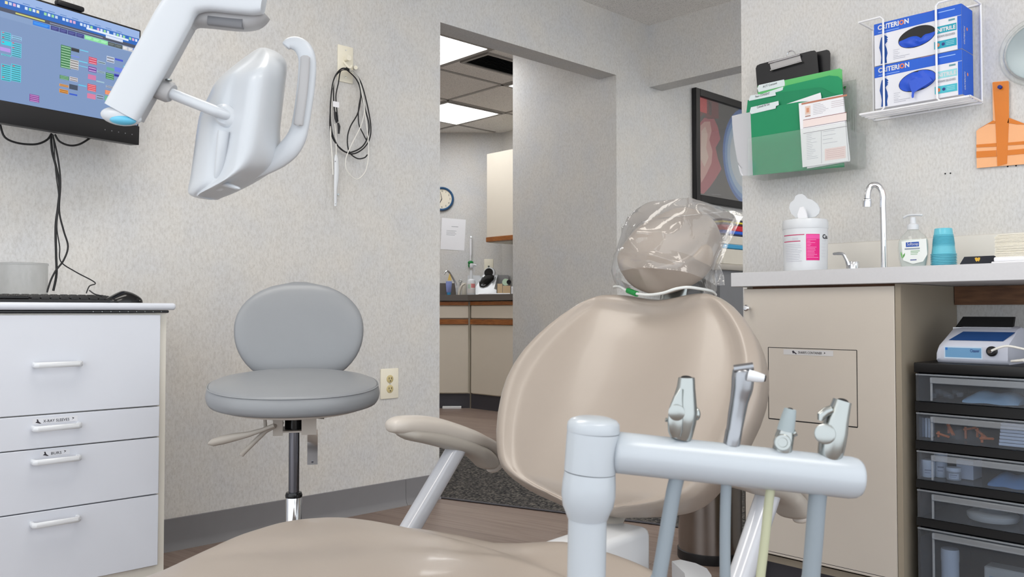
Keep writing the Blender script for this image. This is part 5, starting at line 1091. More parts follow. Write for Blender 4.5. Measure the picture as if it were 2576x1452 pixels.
# clear round disc at the frame edge
mc = PX(2610, 128, XS - .012); rm = PX(2512, 128, XS - .012).y - mc.y
t = thing('round_mirror', 'round disc with clear raised rim on the wall at the right edge', 'mirror', mc)
bm = B(); lathe(bm, [(rm * .80, -.008), (rm * .80, .004), (0, .004)], mc, 56, axis(SN)); obj('disc', bm, 'mirror', t)
bm = B(); tube(bm, [mc + SU * (rm * .93 * math.cos(q)) + UP * (rm * .93 * math.sin(q)) for q in [2 * math.pi * k / 56 for k in range(56)]], .007, 12, closed=True); tube(bm, [mc + SU * (rm * .82 * math.cos(q)) + UP * (rm * .82 * math.sin(q)) + SN * .005 for q in [2 * math.pi * k / 56 for k in range(56)]], .004, 10, closed=True); obj('rim', bm, 'clear', t)
for x, y, lb in ((2378, 437, 'left of the two tiny dark wall holes above the cups'), (2391, 436, 'right of the two tiny dark wall holes above the cups'), (2535, 419, 'left tiny dark wall hole below the orange paddle'), (2556, 417, 'right tiny dark wall hole below the orange paddle')):
    bm = B(); lathe(bm, [(.0022, 0), (.002, .0012), (0, .0012)], PX(x, y, XS), 12, axis(SN)); solo('wall_plug', bm, 'dark', lb, 'wall hole', 'tiny holes in the sink wall')

# ================================================================== drawer tower under the counter
TX = 2.185; ty0 = PX(2303, 1000, TX).y; ty1 = ty0 - .36; tb = .365
tw = thing('drawer_tower', 'black framed tower of smoky clear plastic drawers under the counter', 'drawer tower', (TX + tb / 2, (ty0 + ty1) / 2, 0))
zt = lambda y: PX(2303, y, TX).z
ZTT = zt(912); bounds = [(938, 1009), (1035, 1107), (1130, 1205), (1227, 1300)]; dz5 = (zt(1322), .06)
dzs = [(zt(b), zt(a)) for a, b in bounds] + [(.045, zt(1322))]
bm = B(); bx(bm, TX, XS - .003, ty1, ty0 + .004, zt(937), ZTT, .003, 2); obj('top_panel', bm, 'towerblack', tw)
bm = B()
edges = [zt(937)] + [v for pr in dzs for v in (pr[1], pr[0])] + [0]
for k in range(5):
    lo = dzs[k][0]; nx = dzs[k + 1][1] if k < 4 else 0.0; bx(bm, TX + .002, XS - .004, ty1, ty0 + .002, nx + .001, lo - .001)
bx(bm, XS - .010, XS - .004, ty1, ty0, .02, ZTT - .03)
for y_ in (ty0 - .004, ty1): bx(bm, TX + .012, XS - .01, y_, y_ + .004, .02, ZTT - .02)
obj('frame', bm, 'towerblack', tw)
for k, (a, b) in enumerate(dzs):
    bm = B(); h = b - a - .003; z0 = a + .0015
    bx(bm, TX - .004, TX - .0015, ty1 + .006, ty0 - .003, z0, z0 + h)
    dro = obj('drawer', bm, 'smoke', tw)
    bm = B(); bx(bm, TX - .0015, XS - .02, ty1 + .008, ty1 + .010, z0, z0 + h * .9); bx(bm, TX - .0015, XS - .02, ty0 - .010, ty0 - .008, z0, z0 + h * .9); bx(bm, TX - .0015, XS - .02, ty1 + .01, ty0 - .01, z0, z0 + .002); obj('tray', bm, 'smoke', dro)
    bm = B(); bx(bm, TX - .012, TX - .004, ty1 + .006, ty0 - .038, z0 + h - .022, z0 + h - .007, .002, 1); bx(bm, TX - .009, TX - .004, ty0 - .043, ty0 - .038, z0 + .002, z0 + h - .008, .001, 1); obj('pull_lip', bm, 'lip', dro)
    bm = B(); bx(bm, TX - .007, TX - .004, ty1 + .006, ty0 - .003, z0 + h - .004, z0 + h, .001, 1); obj('top_lip', bm, 'lip', dro)
def inD(k, px, dx): # a point on the floor of drawer k at picture column px, dx behind the front
    x = TX + dx; q = PX(px, 1100, x); return V((x, q.y, dzs[k][0] + .0045))
def jar(name, p, r, h, label, m='gloss', capm='gloss', lid=.3):
    t = thing(name, label, 'jar', p); bm = B(); lathe(bm, [(r * .95, 0), (r, .002), (r, h * (1 - lid)), (0, h * (1 - lid))], p, 24); obj('body', bm, m, t)
    bm = B(); lathe(bm, [(r * 1.04, h * (1 - lid)), (r * 1.04, h * .97), (r, h), (0, h)], p, 24); obj('lid', bm, capm, t)
    bm = B(); base = math.atan2(-p.y, -p.x)
    wrap('label', t, p, r, [(-40, 40, h * .12, h * .55, (206, 208, 214)), (-30, 24, h * .40, h * .46, (140, 142, 150), 1), (-30, 16, h * .26, h * .30, (150, 152, 160), 1)]); return t
jar('jar', inD(2, 2334, .03), .0155, .042, 'short white lidded jar at the left front of the third drawer')
jar('bottle', inD(2, 2366, .05), .0145, .060, 'taller white bottle behind the short jar in the third drawer')
jar('jar', inD(2, 2398, .035), .0165, .030, 'low pale jar right of the others in the third drawer', 'grey_pl')
solo('paper_stack', bx(B(), TX + .06, TX + .12, inD(2, 2425, .06).y - .02, inD(2, 2405, .06).y, dzs[2][0] + .0045, dzs[2][0] + .05), 'lgrey', 'pale box at the back of the third drawer', 'box')
def bag_in(k, px0, px1, dx, h, m, label, name='glove_bundle', cat='gloves'):
    a, b = inD(k, px0, dx), inD(k, px1, dx); rows = []
    for i in range(13):
        q = i / 12; c = a.lerp(b, q); hh = h * (.35 + .65 * math.sin(math.pi * q) ** 1.2) * (1 + .25 * math.sin(9 * q)); rows.append([c + V((.05 * math.cos(t), 0, hh * max(0, math.sin(t)) + .001 * math.sin(5 * t + 11 * q))) for t in [math.pi * j / 10 for j in range(11)]])
    bm = B(); grid(bm, rows, True, True); return solo(name, bm, m, label, cat)
bag_in(0, 2440, 2580, .06, .030, mat('pale_blue_film', (142, 168, 184), .35), 'pale blue plastic wrap in the top drawer')
bag_in(2, 2500, 2600, .07, .030, mat('blue_mask', (90, 130, 170), .5), 'blue mask cloth in the third drawer')
for i in range(7):
    p = inD(0, 2350 + 11 * i, .03 + .012 * (i % 3)) + UP * (.003 + .007 * ((i * 3) % 4) / 2); bm = B(); lathe(bm, [(.006, 0), (.008, .008), (.0075, .010), (.005, .012)], p, 16); solo('clear_cap', bm, 'clear', 'little clear cap heaped at the left of the top drawer', 'cap', 'clear caps in the top drawer')
for i in range(3):
    p = inD(1, 2322 + 7.5 * i, .03); bm = B(); bx(bm, p.x, p.x + .03, p.y - .0028, p.y + .0028, p.z, p.z + .048, .0012, 1); solo('white_stick', bm, 'gloss', ['left', 'middle', 'right'][i] + ' white packet standing at the left of the second drawer', 'packet', 'white packets in the second drawer')
for i, (px_, dx, hz, an, lb) in enumerate(((2372, .03, .010, .3, 'orange plastic clip at the left of the second drawer heap'), (2392, .05, .022, 1.2, 'orange piece lying flat behind the left orange clip'), (2440, .06, .028, -.5, 'brownish orange piece on top of the second drawer heap'), (2468, .05, .020, .9, 'orange piece behind the bright orange holder'), (2482, .03, .012, -.2, 'bright orange holder at the right of the second drawer heap'))):
    p = inD(1, px_, dx) + UP * hz; bm = B(); d = V((.3, math.cos(an), math.sin(an) * .5)).normalized(); tube(bm, [p - d * .016, p + d * .016], .0042, 8, .003); tube(bm, [p + d * .012 - UP * hz * .8, p + d * .012 + UP * .006], .003, 8); solo('film_holder', bm, 'orange', lb, 'x-ray holder', 'orange holders in the second drawer')
p = inD(1, 2435, .04); bm = B(); random.seed(3)
for i in range(26):
    a = V((random.uniform(-1, 1), random.uniform(-1, 1), random.uniform(.1, 1))); c = p + V((.01 * a.x, .03 * a.y, .002)); tube(bm, [c, c + V((a.x * .006, a.y * .014, a.z * .03 + .004))], .0008, 5)
o = solo('clear_strip', bm, 'clear', 'tangle of fine clear strips in the second drawer', 'plastic strips'); o['kind'] = 'stuff'
for i in range(7):
    a = inD(1, 2512, .02); bm = B(); bx(bm, a.x, a.x + .1, ty1 + .012, a.y - .0008 * i, dzs[1][0] + .005 + .0078 * i, dzs[1][0] + .0118 + .0078 * i, .0008, 1); solo('paper_pad', bm, 'paper', 'white pad in the stack at the right of the second drawer', 'pad', 'white pads in the second drawer')
a = inD(3, 2495, .07); bm = B(); lathe(bm, [(.052, .004), (.056, .010), (.056, .018), (.05, .022), (.03, .023), (.03, .004)], a, 36); solo('tape_roll', bm, 'beige_pl', 'pale round roll lying in the fourth drawer', 'roll')
a = inD(3, 2572, .03); bm = B(); bx(bm, a.x, a.x + .06, a.y - .03, a.y, a.z, a.z + .045, .001, 1); solo('blue_box', bm, 'bluepl', 'bright blue box at the right end of the fourth drawer', 'box')
a = inD(4, 2386, .05); t = jar('bottle', V((a.x, a.y, .051)), .020, zt(1365) - .051 - .012, 'tall white bottle in the bottom drawer', 'gloss', 'gloss', .16)
a = inD(4, 2470, .06); b = inD(4, 2578, .06); bm = B(); bx(bm, a.x, a.x + .05, b.y, a.y, .051, zt(1375) - .03, .003, 1); t = solo('carton', bm, 'beige_pl', 'cream framed box with a bluish panel in the bottom drawer', 'box')
frb = Frame((a.x, a.y, .051), SU, UP); hb = zt(1375) - .03 - .051; print_rects('blue_panel', frb, [(.012, .01, a.y - b.y - .01, hb - .022, (150, 176, 190))], t)

# scaler unit on the tower
X0 = TX + .035; ya_, yb_ = PX(2356, 870, X0).y, PX(2536, 870, X0).y; zB = ZTT + .0005
sc2 = thing('scaler_unit', 'white and blue tabletop scaler unit on top of the drawer tower', 'dental unit', (X0 + .08, (ya_ + yb_) / 2, zB))
hz_ = lambda y: PX(2450, y, X0).z - zB
H1 = max(.02, hz_(862)); H2 = H1 + .020; Lu = ya_ - yb_
prof = [(0, .004), (-.004, .012), (-.003, H1 * .8), (.006, H1), (.075, H2 + .012), (.11, H2 + .018), (.15, H2 + .012), (.16, .01), (.155, 0), (.006, 0)]
rows = []
for y_, k in ((ya_, .55), (ya_ - .004, .82), (ya_ - .013, .97), (ya_ - .03, 1), (yb_ + .01, 1), (yb_ + .002, .98), (yb_, .94)): rows.append([V((X0 + .075 + (x - .075) * (.9 + .1 * k), y_, zB + z * (k if z > .005 else 1))) for x, z in prof])
bm = B(); grid(bm, rows, True, True); obj('housing', bm, mat('cool_white_plastic', (204, 208, 222), .32), sc2, sharp=30)
fr = Frame((X0 - .0036, ya_, zB), SU, UP); print_rects('front_label', fr, [(Lu * .12, H1 * .22, Lu * .66, H1 * .80, (196, 214, 232)), (Lu * .135, H1 * .28, Lu * .645, H1 * .74, (104, 152, 192), 1), (Lu * .135, H1 * .62, Lu * .17, H1 * .74, (30, 110, 190), 2)], sc2)
text('lettering', 'Cleaner', H1 * .2, fr.m(Lu * .49, H1 * .55, .0012), 'navy', sc2, width=Lu * .13)
fr = Frame((X0 + .0075, ya_ - .008, zB + H1 + .0014), SU, V((.069, 0, H2 + .012 - H1))); print_polys('blue_window', fr, [([(Lu * .10, .006), (Lu * .86, .006), (Lu * .95, .055), (Lu * .22, .055)], (24, 70, 130), 1)], sc2)
a, b = PX(2398, 832, X0 + .09), PX(2545, 830, X0 + .09); zt0 = zB + H2 + .016; zt1 = PX(2470, 797, X0 + .13).z
bm = B(); prism(bm, [(X0 + .095, a.y, zt0 - .006), (X0 + .125, a.y - .012, zt1), (X0 + .125, b.y + .004, zt1), (X0 + .095, b.y, zt0 - .006)], (.012, 0, 0)); obj('black_lid', bm, mat('black_lid', (12, 12, 14), .7), sc2)
bm = B(); prism(bm, [(X0 + .088, a.y, zt0 - .007), (X0 + .088, a.y, zt0 - .001), (X0 + .088, b.y, zt0 - .001), (X0 + .088, b.y, zt0 - .007)], (.01, 0, 0)); obj('lid_edge', bm, 'gloss', sc2)
so2 = PX(2496, 884, X0 - .004); bm = B(); lathe(bm, [(.012, 0), (.012, .005), (.009, .008), (0, .008)], so2, 24, axis(SN)); obj('socket', bm, 'black', sc2)
bm = B(); tube(bm, [so2 + SN * .008, so2 + SN * .02], [.006, .0045], 14); obj('plug', bm, 'chrome', sc2)
bm = B(); tube(bm, cr([so2 + SN * .016, PX(2510, 876, X0 - .02), PX(2532, 871, X0 - .018), PX(2560, 875, X0 - .016), PX(2590, 884, X0 - .014), PX(2600, 900, X0 - .012) , PX(2570, 906, X0 - .016), PX(2545, 909, X0 - .018), PX(2575, 907, X0 - .03)]), .0028, 10); obj('cord', bm, 'cableW', sc2)
# ================================================================== hallway past the header
pl, pt_, pb_ = 4.295, 2.165, 1.477; PWd = .98
pic = thing('framed_picture', 'black framed picture with a pink shape and pale blue globe in the hallway', 'picture', (pl + PWd / 2, YA, pb_))
bm = B(); b_ = .045
for a in ((pl, pl + b_, pb_, pt_), (pl + PWd - b_, pl + PWd, pb_, pt_), (pl + b_, pl + PWd - b_, pb_, pb_ + b_), (pl + b_, pl + PWd - b_, pt_ - b_, pt_)): bx(bm, a[0], a[1], YA - .032, YA, a[2], a[3], .003, 1)
obj('frame', bm, 'black', pic)
fr = Frame((pl + b_, YA - .012, pb_ + b_), (1, 0, 0), UP); iw, ih = PWd - 2 * b_, pt_ - pb_ - 2 * b_
A3 = lambda x, y: fr.px(x, y)
polys = [([(0, 0), (iw, 0), (iw, ih), (0, ih)], (74, 72, 74), 0)]
def shp(pts, c, l): polys.append(([(max(0, min(iw, a)), max(0, min(ih, b))) for a, b in (A3(x, y) for x, y in pts)], c, l))
shp([(1758, 240), (1807, 258), (1808, 298), (1780, 300), (1770, 285), (1758, 300)], (120, 26, 38), 1); shp([(1759, 243), (1778, 250), (1778, 286), (1759, 280)], (226, 34, 48), 2); shp([(1782, 254), (1790, 257), (1790, 290), (1784, 290)], (70, 24, 30), 2)
shp([(1758, 312), (1772, 296), (1796, 298), (1806, 320), (1812, 350), (1800, 372), (1806, 400), (1815, 425), (1800, 450), (1786, 470), (1770, 488), (1758, 486)], (190, 96, 108), 1)
shp([(1760, 318), (1772, 306), (1786, 306), (1790, 330), (1784, 352), (1792, 380), (1790, 410), (1776, 440), (1764, 460), (1758, 420)], (226, 176, 168), 2)
shp([(1764, 330), (1774, 318), (1780, 340), (1776, 372), (1782, 396), (1772, 420), (1762, 400)], (240, 214, 200), 3)
cx_, cy_ = 1880, 395
for k, (rx, ry, c) in enumerate(((62, 122, (70, 120, 196)), (57, 112, (128, 170, 222)), (51, 100, (184, 208, 232)), (44, 84, (216, 226, 232)))): shp([(cx_ + (1 - .0) * rx * math.cos(q), cy_ + ry * math.sin(q) + .22 * rx * math.cos(q)) for q in [2 * math.pi * j / 40 for j in range(40)]], c, 1 + k)
shp([(1788, 488), (1812, 490), (1812, 491), (1788, 489)], (140, 140, 144), 4)
print_polys('picture', fr, polys, pic, dh=.0003)
obj('glazing', bx(B(), pl + b_, pl + PWd - b_, YA - .009 - .012, YA - .0195, pb_ + b_, pt_ - b_), film_mat('picture_glass', .16, .03, (250, 250, 250), .02, 2, .02), pic)
SY = 2.55
un = thing('hall_cabinet', 'dark grey chest-high cabinet against the hallway wall', 'cabinet', (4.45, 2.74, 0))
obj('body', bx(B(), 4.02, 4.9, SY + .02, YA - .02, 0, 1.045), 'dkgrey_pl', un); obj('top', bx(B(), 4.0, 4.92, SY, YA - .02, 1.045, 1.08, .01, 2), 'armpl2', un)
z = lambda y: PY(1848, y, SY + .02).z
solo('storage_box', bx(B(), 4.05, 4.6, SY + .02, SY + .3, 1.0805, z(627), .004, 1), 'beige_pl', 'lower pale box on the hallway cabinet', 'box')
solo('blue_tray', bx(B(), 4.04, 4.62, SY + .015, SY + .3, z(627) + .0005, z(616), .004, 1), mat('sky_blue', (60, 150, 196), .4), 'blue tray between two pale boxes in the hallway', 'tray')
solo('storage_box', bx(B(), 4.05, 4.6, SY + .02, SY + .3, z(616) + .0005, z(594), .004, 1), 'beige_pl', 'upper pale box above the blue tray in the hallway', 'box')
zq = z(594) + .0005
for h, c, lb in ((.012, mat('navy_binder', (24, 34, 66), .4), 'dark navy binder under the blue one in the hallway stack'), (.018, 'bluepl', 'blue binder under the red one in the hallway stack'), (.030, 'red', 'red binder in the hallway stack'), (.012, mat('plum_binder', (70, 24, 40), .5), 'dark plum binder on the red one'), (.010, mat('yellow_card', (222, 206, 60), .5), 'yellow folder near the top of the hallway stack'), (.012, mat('slate_binder', (50, 52, 70), .5), 'slate binder topping the hallway stack')):
    solo('binder', bx(B(), 4.07, 4.5, SY + .03, SY + .28, zq, zq + h - .0005, .002, 1), c, lb, 'binder'); zq += h

# ================================================================== far room through the opening
def FP(px, py, D): d = ray(px, py); return EYE + d * (D / d.dot(fd))
DF = 7.2; rgt = -dl
XR = FP(1181, 800, DF).x
zf = lambda y, D=DF: FP(1140, y, D).z
frF = Frame(fd * DF, rgt, UP)                       # face of the corner unit
Lx = -1.15; Rx = frF.px(1178, 800)[0]; Cx = frF.px(1182, 800)[0]; Sx = frF.px(1107, 800)[0]
cc_ = fd * DF + rgt * Cx
base = thing('corner_cabinet', 'cream corner sink cabinet with oak pulls in the far room', 'cabinet', fd * (DF + .25) + rgt * (Cx - .4))
fdn = fd
bm = B(); prism(bm, [frF.p(Lx, 0, -.02), frF.p(Cx, 0, -.02), V((5.24, q0.y - .02, 0)) - fd * .02, q1 * 1 - fd * .02 - dl * .9], (0, 0, .905)); 
bmesh.ops.translate(bm, verts=bm.verts, vec=(0, 0, 0)); obj('body', bm, mat('cream_stile', (222, 214, 196), .4), base)
ra = lambda fr, a0, a1, b0, b1, h0, h1: slab(fr, a0, a1, b0, b1, h0, h1)
zo = lambda y: zf(y)
obj('door', ra(frF, Sx - .12, Rx, zo(988), zo(817), -.02, 0), 'cream', base); obj('drawer', ra(frF, Sx - .12, Rx, zo(800), zo(769), -.02, 0), 'cream', base)
for a, b in ((816, 803), (768, 759)): obj('oak_pull', ra(frF, Sx - .12, Rx, zo(a), zo(b), -.02, .012), 'oak', base)
obj('toe_kick', ra(frF, Lx, Cx, .001, zo(991), -.025, -.019), 'kick', base)
frR = Frame((XR, cc_.y, 0), SU, UP)                 # face of the unit along the right wall
c2 = thing('base_cabinet', 'cream base cabinet with oak pulls to the right of the corner unit', 'cabinet', (XR + .25, cc_.y - .5, 0))
obj('body', bx(B(), XR + .02, 5.245, 4.3, cc_.y - .012, 0, .905), mat('cream_stile2', (222, 214, 196), .4), c2)
w0, w1 = .02, cc_.y - 4.3
for z0, z1, nm in ((zo(988), zo(817), 'door'), (zo(800), zo(769), 'drawer')): obj(nm, ra(frR, w0, w1, z0, z1, -.02, 0), 'cream', c2)
for a, b in ((816, 803), (768, 759)): obj('oak_pull', ra(frR, w0, w1, zo(a), zo(b), -.02, .012), 'oak', c2)
obj('toe_kick', ra(frR, 0, w1, .001, zo(991), -.025, -.019), 'kick', c2)
ZK = zf(742); ZKb = zf(757)
ctp = thing('corner_countertop', 'brown grey angled countertop in the far room', 'countertop', fd * (DF + .2) + rgt * Cx + UP * ZKb)
t_ = (cc_ - fd * .03); cin = V((XR - .03, t_.y - (XR - .03 - t_.x) * (-rgt.y / rgt.x) * -1 if False else (DF - .03 - fd.x * (XR - .03)) / fd.y, 0))
pl_ = [frF.p(Lx, 0, .03), cin, V((XR - .03, 4.3, 0)), V((5.248, 4.3, 0)), V((5.248, q0.y - .004, 0)), fd * 7.697 + rgt * (-1.1)]
bm = B(); prism(bm, [V((p.x, p.y, ZKb)) for p in pl_], (0, 0, ZK - ZKb)); obj('slab', bm, 'dkcounter', ctp)
frW = Frame(fd * 7.70, rgt, UP); xr_ = (q0 - fd * 7.7).dot(rgt)
obj('backsplash', slab(frW, -1.05, frW.px(1147, 730)[0], ZK, ZK + .115, .002, .018), 'dkcounter', ctp)
# wall cabinet
XU = 4.93; u0 = PX(1225, 500, XU).y; zt3, zb3 = PX(1225, 388, XU).z, PX(1225, 612, XU).z
wc_ = thing('wall_cabinet', 'cream wall cabinet with an oak lower edge in the far room', 'wall cabinet', (5.09, (u0 + 4.3) / 2, zb3))
obj('body', bx(B(), XU + .019, 5.247, 4.3, u0 - .002, zb3 + .005, zt3), mat('cream_box', (220, 212, 194), .4), wc_)
obj('door', bx(B(), XU, XU + .018, 4.3, u0, zb3 + .052, zt3), 'cream', wc_); obj('oak_pull', bx(B(), XU - .014, XU + .018, 4.3, u0, zb3 + .008, zb3 + .05, .004, 1), 'oak', wc_)
# clock
wp = lambda x, y, h=0: FP(x, y, 7.7 - h)
cc = wp(1112, 501); cr_ = 30.5 * 7.7 / FPX
ck = thing('wall_clock', 'blue rimmed wall clock half hidden by the opening edge', 'clock', cc)
bm = B(); lathe(bm, [(cr_ * .80, .012), (cr_ * .84, .026), (cr_ * .92, .032), (cr_ * .99, .02), (cr_, .0), (cr_ * .8, 0)], cc, 48, axis(-fd)); obj('rim', bm, 'dkblue', ck)
bm = B(); lathe(bm, [(cr_ * .82, .004), (cr_ * .82, .013), (0, .0135)], cc, 48, axis(-fd)); fc = obj('face', bm, 'clockface', ck)
frc_ = Frame(cc - fd * .0137, rgt, UP)
for k in range(1, 13): q = math.pi / 2 - k * math.pi / 6; text('numeral', str(k), cr_ * .21, frc_.m(cr_ * .66 * math.cos(q), cr_ * .66 * math.sin(q) - cr_ * .08, .0004), 'ink', fc, align='CENTER')
for q, L2, w2 in ((R(103), .60, .022), (R(243), .40, .034)):
    d = (math.cos(q), math.sin(q)); n2 = (-d[1], d[0]); pp = [(n2[0] * w2 * cr_, n2[1] * w2 * cr_), (-n2[0] * w2 * cr_, -n2[1] * w2 * cr_), (d[0] * L2 * cr_ - n2[0] * w2 * cr_ * .6, d[1] * L2 * cr_ - n2[1] * w2 * cr_ * .6), (d[0] * L2 * cr_ + n2[0] * w2 * cr_ * .6, d[1] * L2 * cr_ + n2[1] * w2 * cr_ * .6)]
    bm = B(); prism(bm, [frc_.p(a, b, .002) for a, b in pp], -fd * .001); obj('hand', bm, 'ink', ck)
nt_ = thing('notice_sheet', 'white typed notice taped to the far wall under the clock', 'notice', wp(1140, 630))
fr = Frame(wp(1108, 627, .001), wp(1168, 631, .001) - wp(1108, 627, .001), UP); a, b = fr.px(1172, 553); w_, h_ = fr.px(1168, 631)[0], fr.px(1112, 548)[1]
bm = B(); prism(bm, [fr.p(0, 0, .0005), fr.p(w_, 0, .0005), fr.p(a, b, .0005), fr.p(fr.px(1112, 548)[0], h_, .0005)], fr.n * .001); obj('sheet', bm, 'paper', nt_)
print_rects('typing', fr, [(w_ * .40, h_ * .735, w_ * .68, h_ * .75, (150, 152, 162))] + [(w_ * .2, h_ * (.60 - .045 * k), w_ * (.62 - .06 * (k % 2)), h_ * (.612 - .045 * k), (160, 162, 172)) for k in range(4)], nt_, h0=.002)
# hanging brush
D9 = .02; t = thing('dish_brush', 'white handled brush with a green head hanging on the far wall', 'brush', wp(1184, 672))
bm = B(); tube(bm, [wp(x, y, D9) for x, y in ((1184, 600), (1184, 640), (1184, 645), (1184, 658))], [.014, .013, .006, .006], 12, .008); obj('handle', bm, 'paper', t)
bm = B(); sphere(bm, wp(1184, 661, D9), (.03, .02, .018), 14); sphere(bm, wp(1181, 668, D9), (.013, .012, .02), 12); obj('brush_head', bm, 'green_c', t)
bm = B(); cyl(bm, wp(1185, 596, 0), wp(1185, 596, .03), .006, 10); obj('hook', bm, 'chrome', t)
fr = Frame(wp(1218, 691), rgt, UP); w_, h_ = fr.px(1241, 652); t = plate('switch_plate', fr, w_, h_, 'ivory switch plate on the far wall behind the charger unit', 'switch')
bm = B(); box(bm, fr.p(w_ * .5, h_ * .5, .012), (.008, .014, .02)); obj('toggle', bm, 'satin', t)
# counter things
DC = 7.33; px_ = DC / FPX
def FC(x, y, d=0): return FP(x, y, DC + d)
def onc(x, d=0): p = FP(x, 738, DC + d); return V((p.x, p.y, ZK))
def upz(y, d=0): return FP(1180, y, DC + d).z - ZK
t = thing('sink_faucet', 'chrome angled faucet on the far corner sink', 'faucet', onc(1146, .2)); obj('spout', tube(B(), cr([onc(1149, .2), FC(1147, 722, .2), FC(1144, 708, .2), FC(1136, 694, .19), FC(1130, 685, .18), FC(1125, 682, .17), FC(1120, 685, .16), FC(1117, 690, .155)]), .0085, 12), 'chrome', t)
t = thing('lotion_tube', 'lavender lotion tube standing under the far faucet', 'lotion', onc(1129, .12)); o_ = onc(1129, .12)
bm = B(); lathe(bm, [(.017, 0), (.019, .025), (.025, .03), (.032, upz(708, .12) * .8), (.030, upz(708, .12)), (0, upz(708, .12))], o_, 20, sy=.6); obj('tube', bm, 'lav', t)
bm = B(); lathe(bm, [(.018, .001), (.0195, .026), (.0, .027)], o_, 18, sy=.75); obj('cap', bm, mat('tube_blue', (60, 140, 190), .3), t)
bm = B(); pz = [FC(1126, 706, .13), FC(1136, 706, .13), FC(1135, 699, .13), FC(1131, 688, .13), FC(1128, 698, .13)]; prism(bm, pz, fd * .006); solo('yellow_sponge', bm, mat('sponge_yellow', (222, 190, 110), .8), 'yellow flower-like sponge above the lavender tube', 'sponge')
t = thing('soap_spout', 'cream curved spout beside the far faucet', 'spout', onc(1156, .05)); obj('spout', tube(B(), cr([onc(1154, .05), FC(1157, 728, .05), FC(1162, 719, .05), FC(1170, 714, .05)]), [.012] * 12 + [.009] * 7, 12), 'beige_pl', t)
bm = B(); o_ = onc(1168, .12); lathe(bm, [(.022, 0), (.024, upz(714, .12)), (.02, upz(712, .12)), (0, upz(712, .12))], o_, 20); solo('cream_cup', bm, 'beige_pl', 'small cream cup left of the far spray bottle', 'cup')
bm = B(); rc_ = FC(1158, 708, .22); tube(bm, [rc_ + rgt * .013 * math.cos(q) + UP * .013 * math.sin(q) for q in [2 * math.pi * k / 20 for k in range(20)]], .003, 8, closed=True); tube(bm, [rc_ - UP * .013, V((rc_.x, rc_.y, ZK))], .003, 8); solo('tap_handle', bm, 'satin', 'small ring tap handle behind the far cream cup', 'tap')
t = thing('spray_bottle', 'white spray bottle with a reddish label on the far counter', 'spray bottle', onc(1185, 0)); o_ = onc(1185)
H9 = upz(702); bm = B(); lathe(bm, [(.036, 0), (.039, .005), (.039, H9 * .75), (.032, H9 * .92), (.016, H9), (.015, upz(694)), (0, upz(694))], o_, 24); obj('bottle', bm, 'gloss', t)
bm = B(); cyl(bm, o_ + UP * upz(694), o_ + UP * upz(680), .015, 14, .012); box(bm, o_ + UP * upz(669) + rgt * .006, (.03, .03, upz(664) - upz(676)), .006, 2); tube(bm, [o_ + UP * upz(666) + rgt * .02, o_ + UP * upz(668) + rgt * .045], .008, 8); tube(bm, [o_ + UP * upz(672) + rgt * .02, o_ + UP * upz(684) + rgt * .028], .004, 8); obj('trigger_head', bm, 'gloss', t)
wrap('label', t, o_, .039, [(-50, 60, H9 * .12, H9 * .72, (222, 218, 216)), (0, 58, H9 * .45, H9 * .70, (214, 130, 132), 1), (-44, -6, H9 * .40, H9 * .66, (176, 200, 184), 1)] + [(-40, 50, H9 * (.15 + .05 * k), H9 * (.165 + .05 * k), (176, 170, 172), 1) for k in range(5)])
bm = B(); o_ = onc(1192, .2); bx_ = [o_ + rgt * -.055, o_ + rgt * .055, o_ + rgt * .055 + fd * .08, o_ + rgt * -.055 + fd * .08]; prism(bm, bx_, UP * upz(693, .2)); solo('wipe_box', bm, 'gloss', 'white lidded box behind the far spray bottle', 'box')
# charger unit
t = thing('charging_unit', 'white and black sloped tabletop unit on the far counter', 'device', onc(1222, .1)); D1 = .06
e_ = lambda x, y, d=0: FC(x, y, D1 + d)
zc0 = ZK + .001
bl, brr = onc(1192, D1), onc(1246, D1)
bm = B()
f0 = [V((*e_(1191, 735).xy, zc0)), V((*e_(1249, 735).xy, zc0)), e_(1249, 729), e_(1243, 727), e_(1252, 693, .13), e_(1216, 693, .13), e_(1193, 727), e_(1190, 730)]
b0 = [V((*onc(1196, D1 + .2).xy, zc0)), V((*onc(1248, D1 + .2).xy, zc0)), e_(1250, 715, .2), e_(1250, 705, .2), e_(1252, 690, .2), e_(1216, 690, .2), e_(1200, 705, .2), e_(1198, 715, .2)]
grid(bm, [f0, b0], True, True); obj('housing', bm, 'gloss', t)
cs = e_(1224, 708, .045); nrm = ((e_(1216, 693, .13) - e_(1193, 727)).cross(e_(1249, 727) - e_(1193, 727))).normalized()
if nrm.dot(fd) > 0: nrm = -nrm
sl = (e_(1238, 694, .13) - e_(1212, 724, .01)).normalized(); bm = B(); tube(bm, [e_(1211, 721, .01) + nrm * .004, e_(1216, 714, .03) + nrm * .004, e_(1230, 700, .09) + nrm * .004, e_(1234, 694, .125) + nrm * .004], [.02, .045, .048, .035], 20, [.012] * 4, up=nrm); obj('well', bm, 'blackgl', t)
bm = B(); lathe(bm, [(.05, -.02), (.055, 0), (.05, .02), (0, .02)], e_(1232, 688, .15), 24, axis(-fd + UP * .3 - rgt * .3)); obj('arch', bm, 'gloss', t); bm = B(); lathe(bm, [(.042, 0), (.04, .026), (0, .026)], e_(1231, 688, .148), 24, axis(-fd + UP * .3 - rgt * .3)); obj('arch_lining', bm, 'blackgl', t)
bm = B(); tube(bm, [e_(1207, 711, .03) + nrm * .004, e_(1214, 698, .10) + nrm * .004], .004, 8); tube(bm, [e_(1239, 713, .03) + nrm * .004, e_(1246, 698, .10) + nrm * .004], .004, 8); obj('slot', bm, 'dkgrey_pl', t)
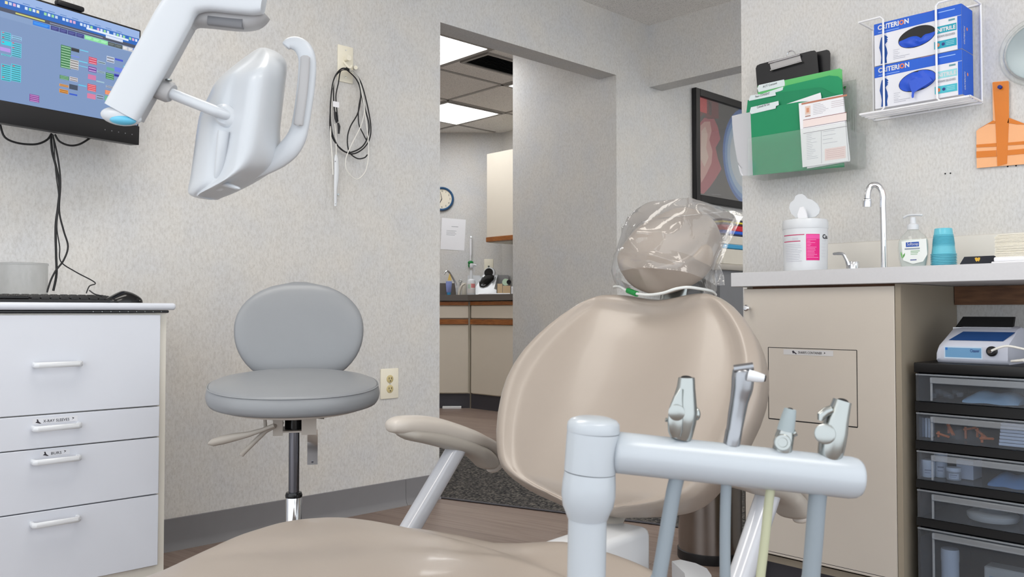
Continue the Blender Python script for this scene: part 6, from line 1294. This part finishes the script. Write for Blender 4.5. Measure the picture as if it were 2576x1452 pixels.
bm = B(); o_ = onc(1262, .25); prism(bm, [o_ - rgt * .05, o_ + rgt * .06, o_ + rgt * .06 + fd * .05, o_ - rgt * .05 + fd * .05], UP * upz(692, .25)); solo('grey_box', bm, 'grey_pl', 'grey rounded box behind the mint tape dispenser', 'box')
for x0, x1, y, lb in ((1251, 1264, 714, 'left tan cardboard box on the far counter'), (1265, 1284, 719, 'right tan cardboard box below the tape dispenser')):
    o_, e2 = onc(x0, .03), onc(x1, .03); bm = B(); prism(bm, [o_, e2, e2 + fd * .05, o_ + fd * .05], UP * upz(y, .03)); solo('cardboard_box', bm, 'tan', lb, 'box')
t = thing('tape_dispenser', 'mint green tape dispenser on the tan box', 'tape dispenser', FC(1272, 719, .03)); bm = B(); tp = FC(1272, 710, .055); lathe(bm, [(.016, -.012), (.030, -.012), (.030, .012), (.016, .012)], tp, 24, axis(-fd)); obj('reel', bm, 'mint', t); bm = B(); lathe(bm, [(.020, -.0125), (.020, .0125), (0, .0125)], tp + rgt * .028, 20, axis(-fd)); obj('core', bm, 'dark', t)
for k in range(6):
    o_ = onc(1286, -.02); bm = B(); z_ = ZK + .0005 + .0125 * k; prism(bm, [V((*o_.xy, z_)), V((*(o_ + rgt * .09).xy, z_)), V((*(o_ + rgt * .09 + fd * .12).xy, z_)), V((*(o_ + fd * .12).xy, z_))], UP * .0115); solo('white_box', bm, 'paper', 'white packet in the stack cut off by the partition edge', 'packet', 'white packets on the far counter')
o_, e2 = onc(1204, -.08), onc(1283, -.08); bm = B(); tube(bm, [o_ + UP * .008, e2 + UP * .008], .02, 12, .0075, e=.8); solo('folded_towel', bm, 'paper', 'white folded towel along the front of the far counter', 'towel')
o_ = FP(1113, 1019, 7.165); o2 = FP(1160, 1019, 7.165); bm = B(); prism(bm, [V((o_.x, o_.y, .002)), V((o2.x, o2.y, .002)), V((o2.x, o2.y, .002)) + fd * .04, V((o_.x, o_.y, .002)) + fd * .04], UP * .018); solo('white_strip', bm, 'paper', 'white strip on the floor against the far toe kick', 'strip')
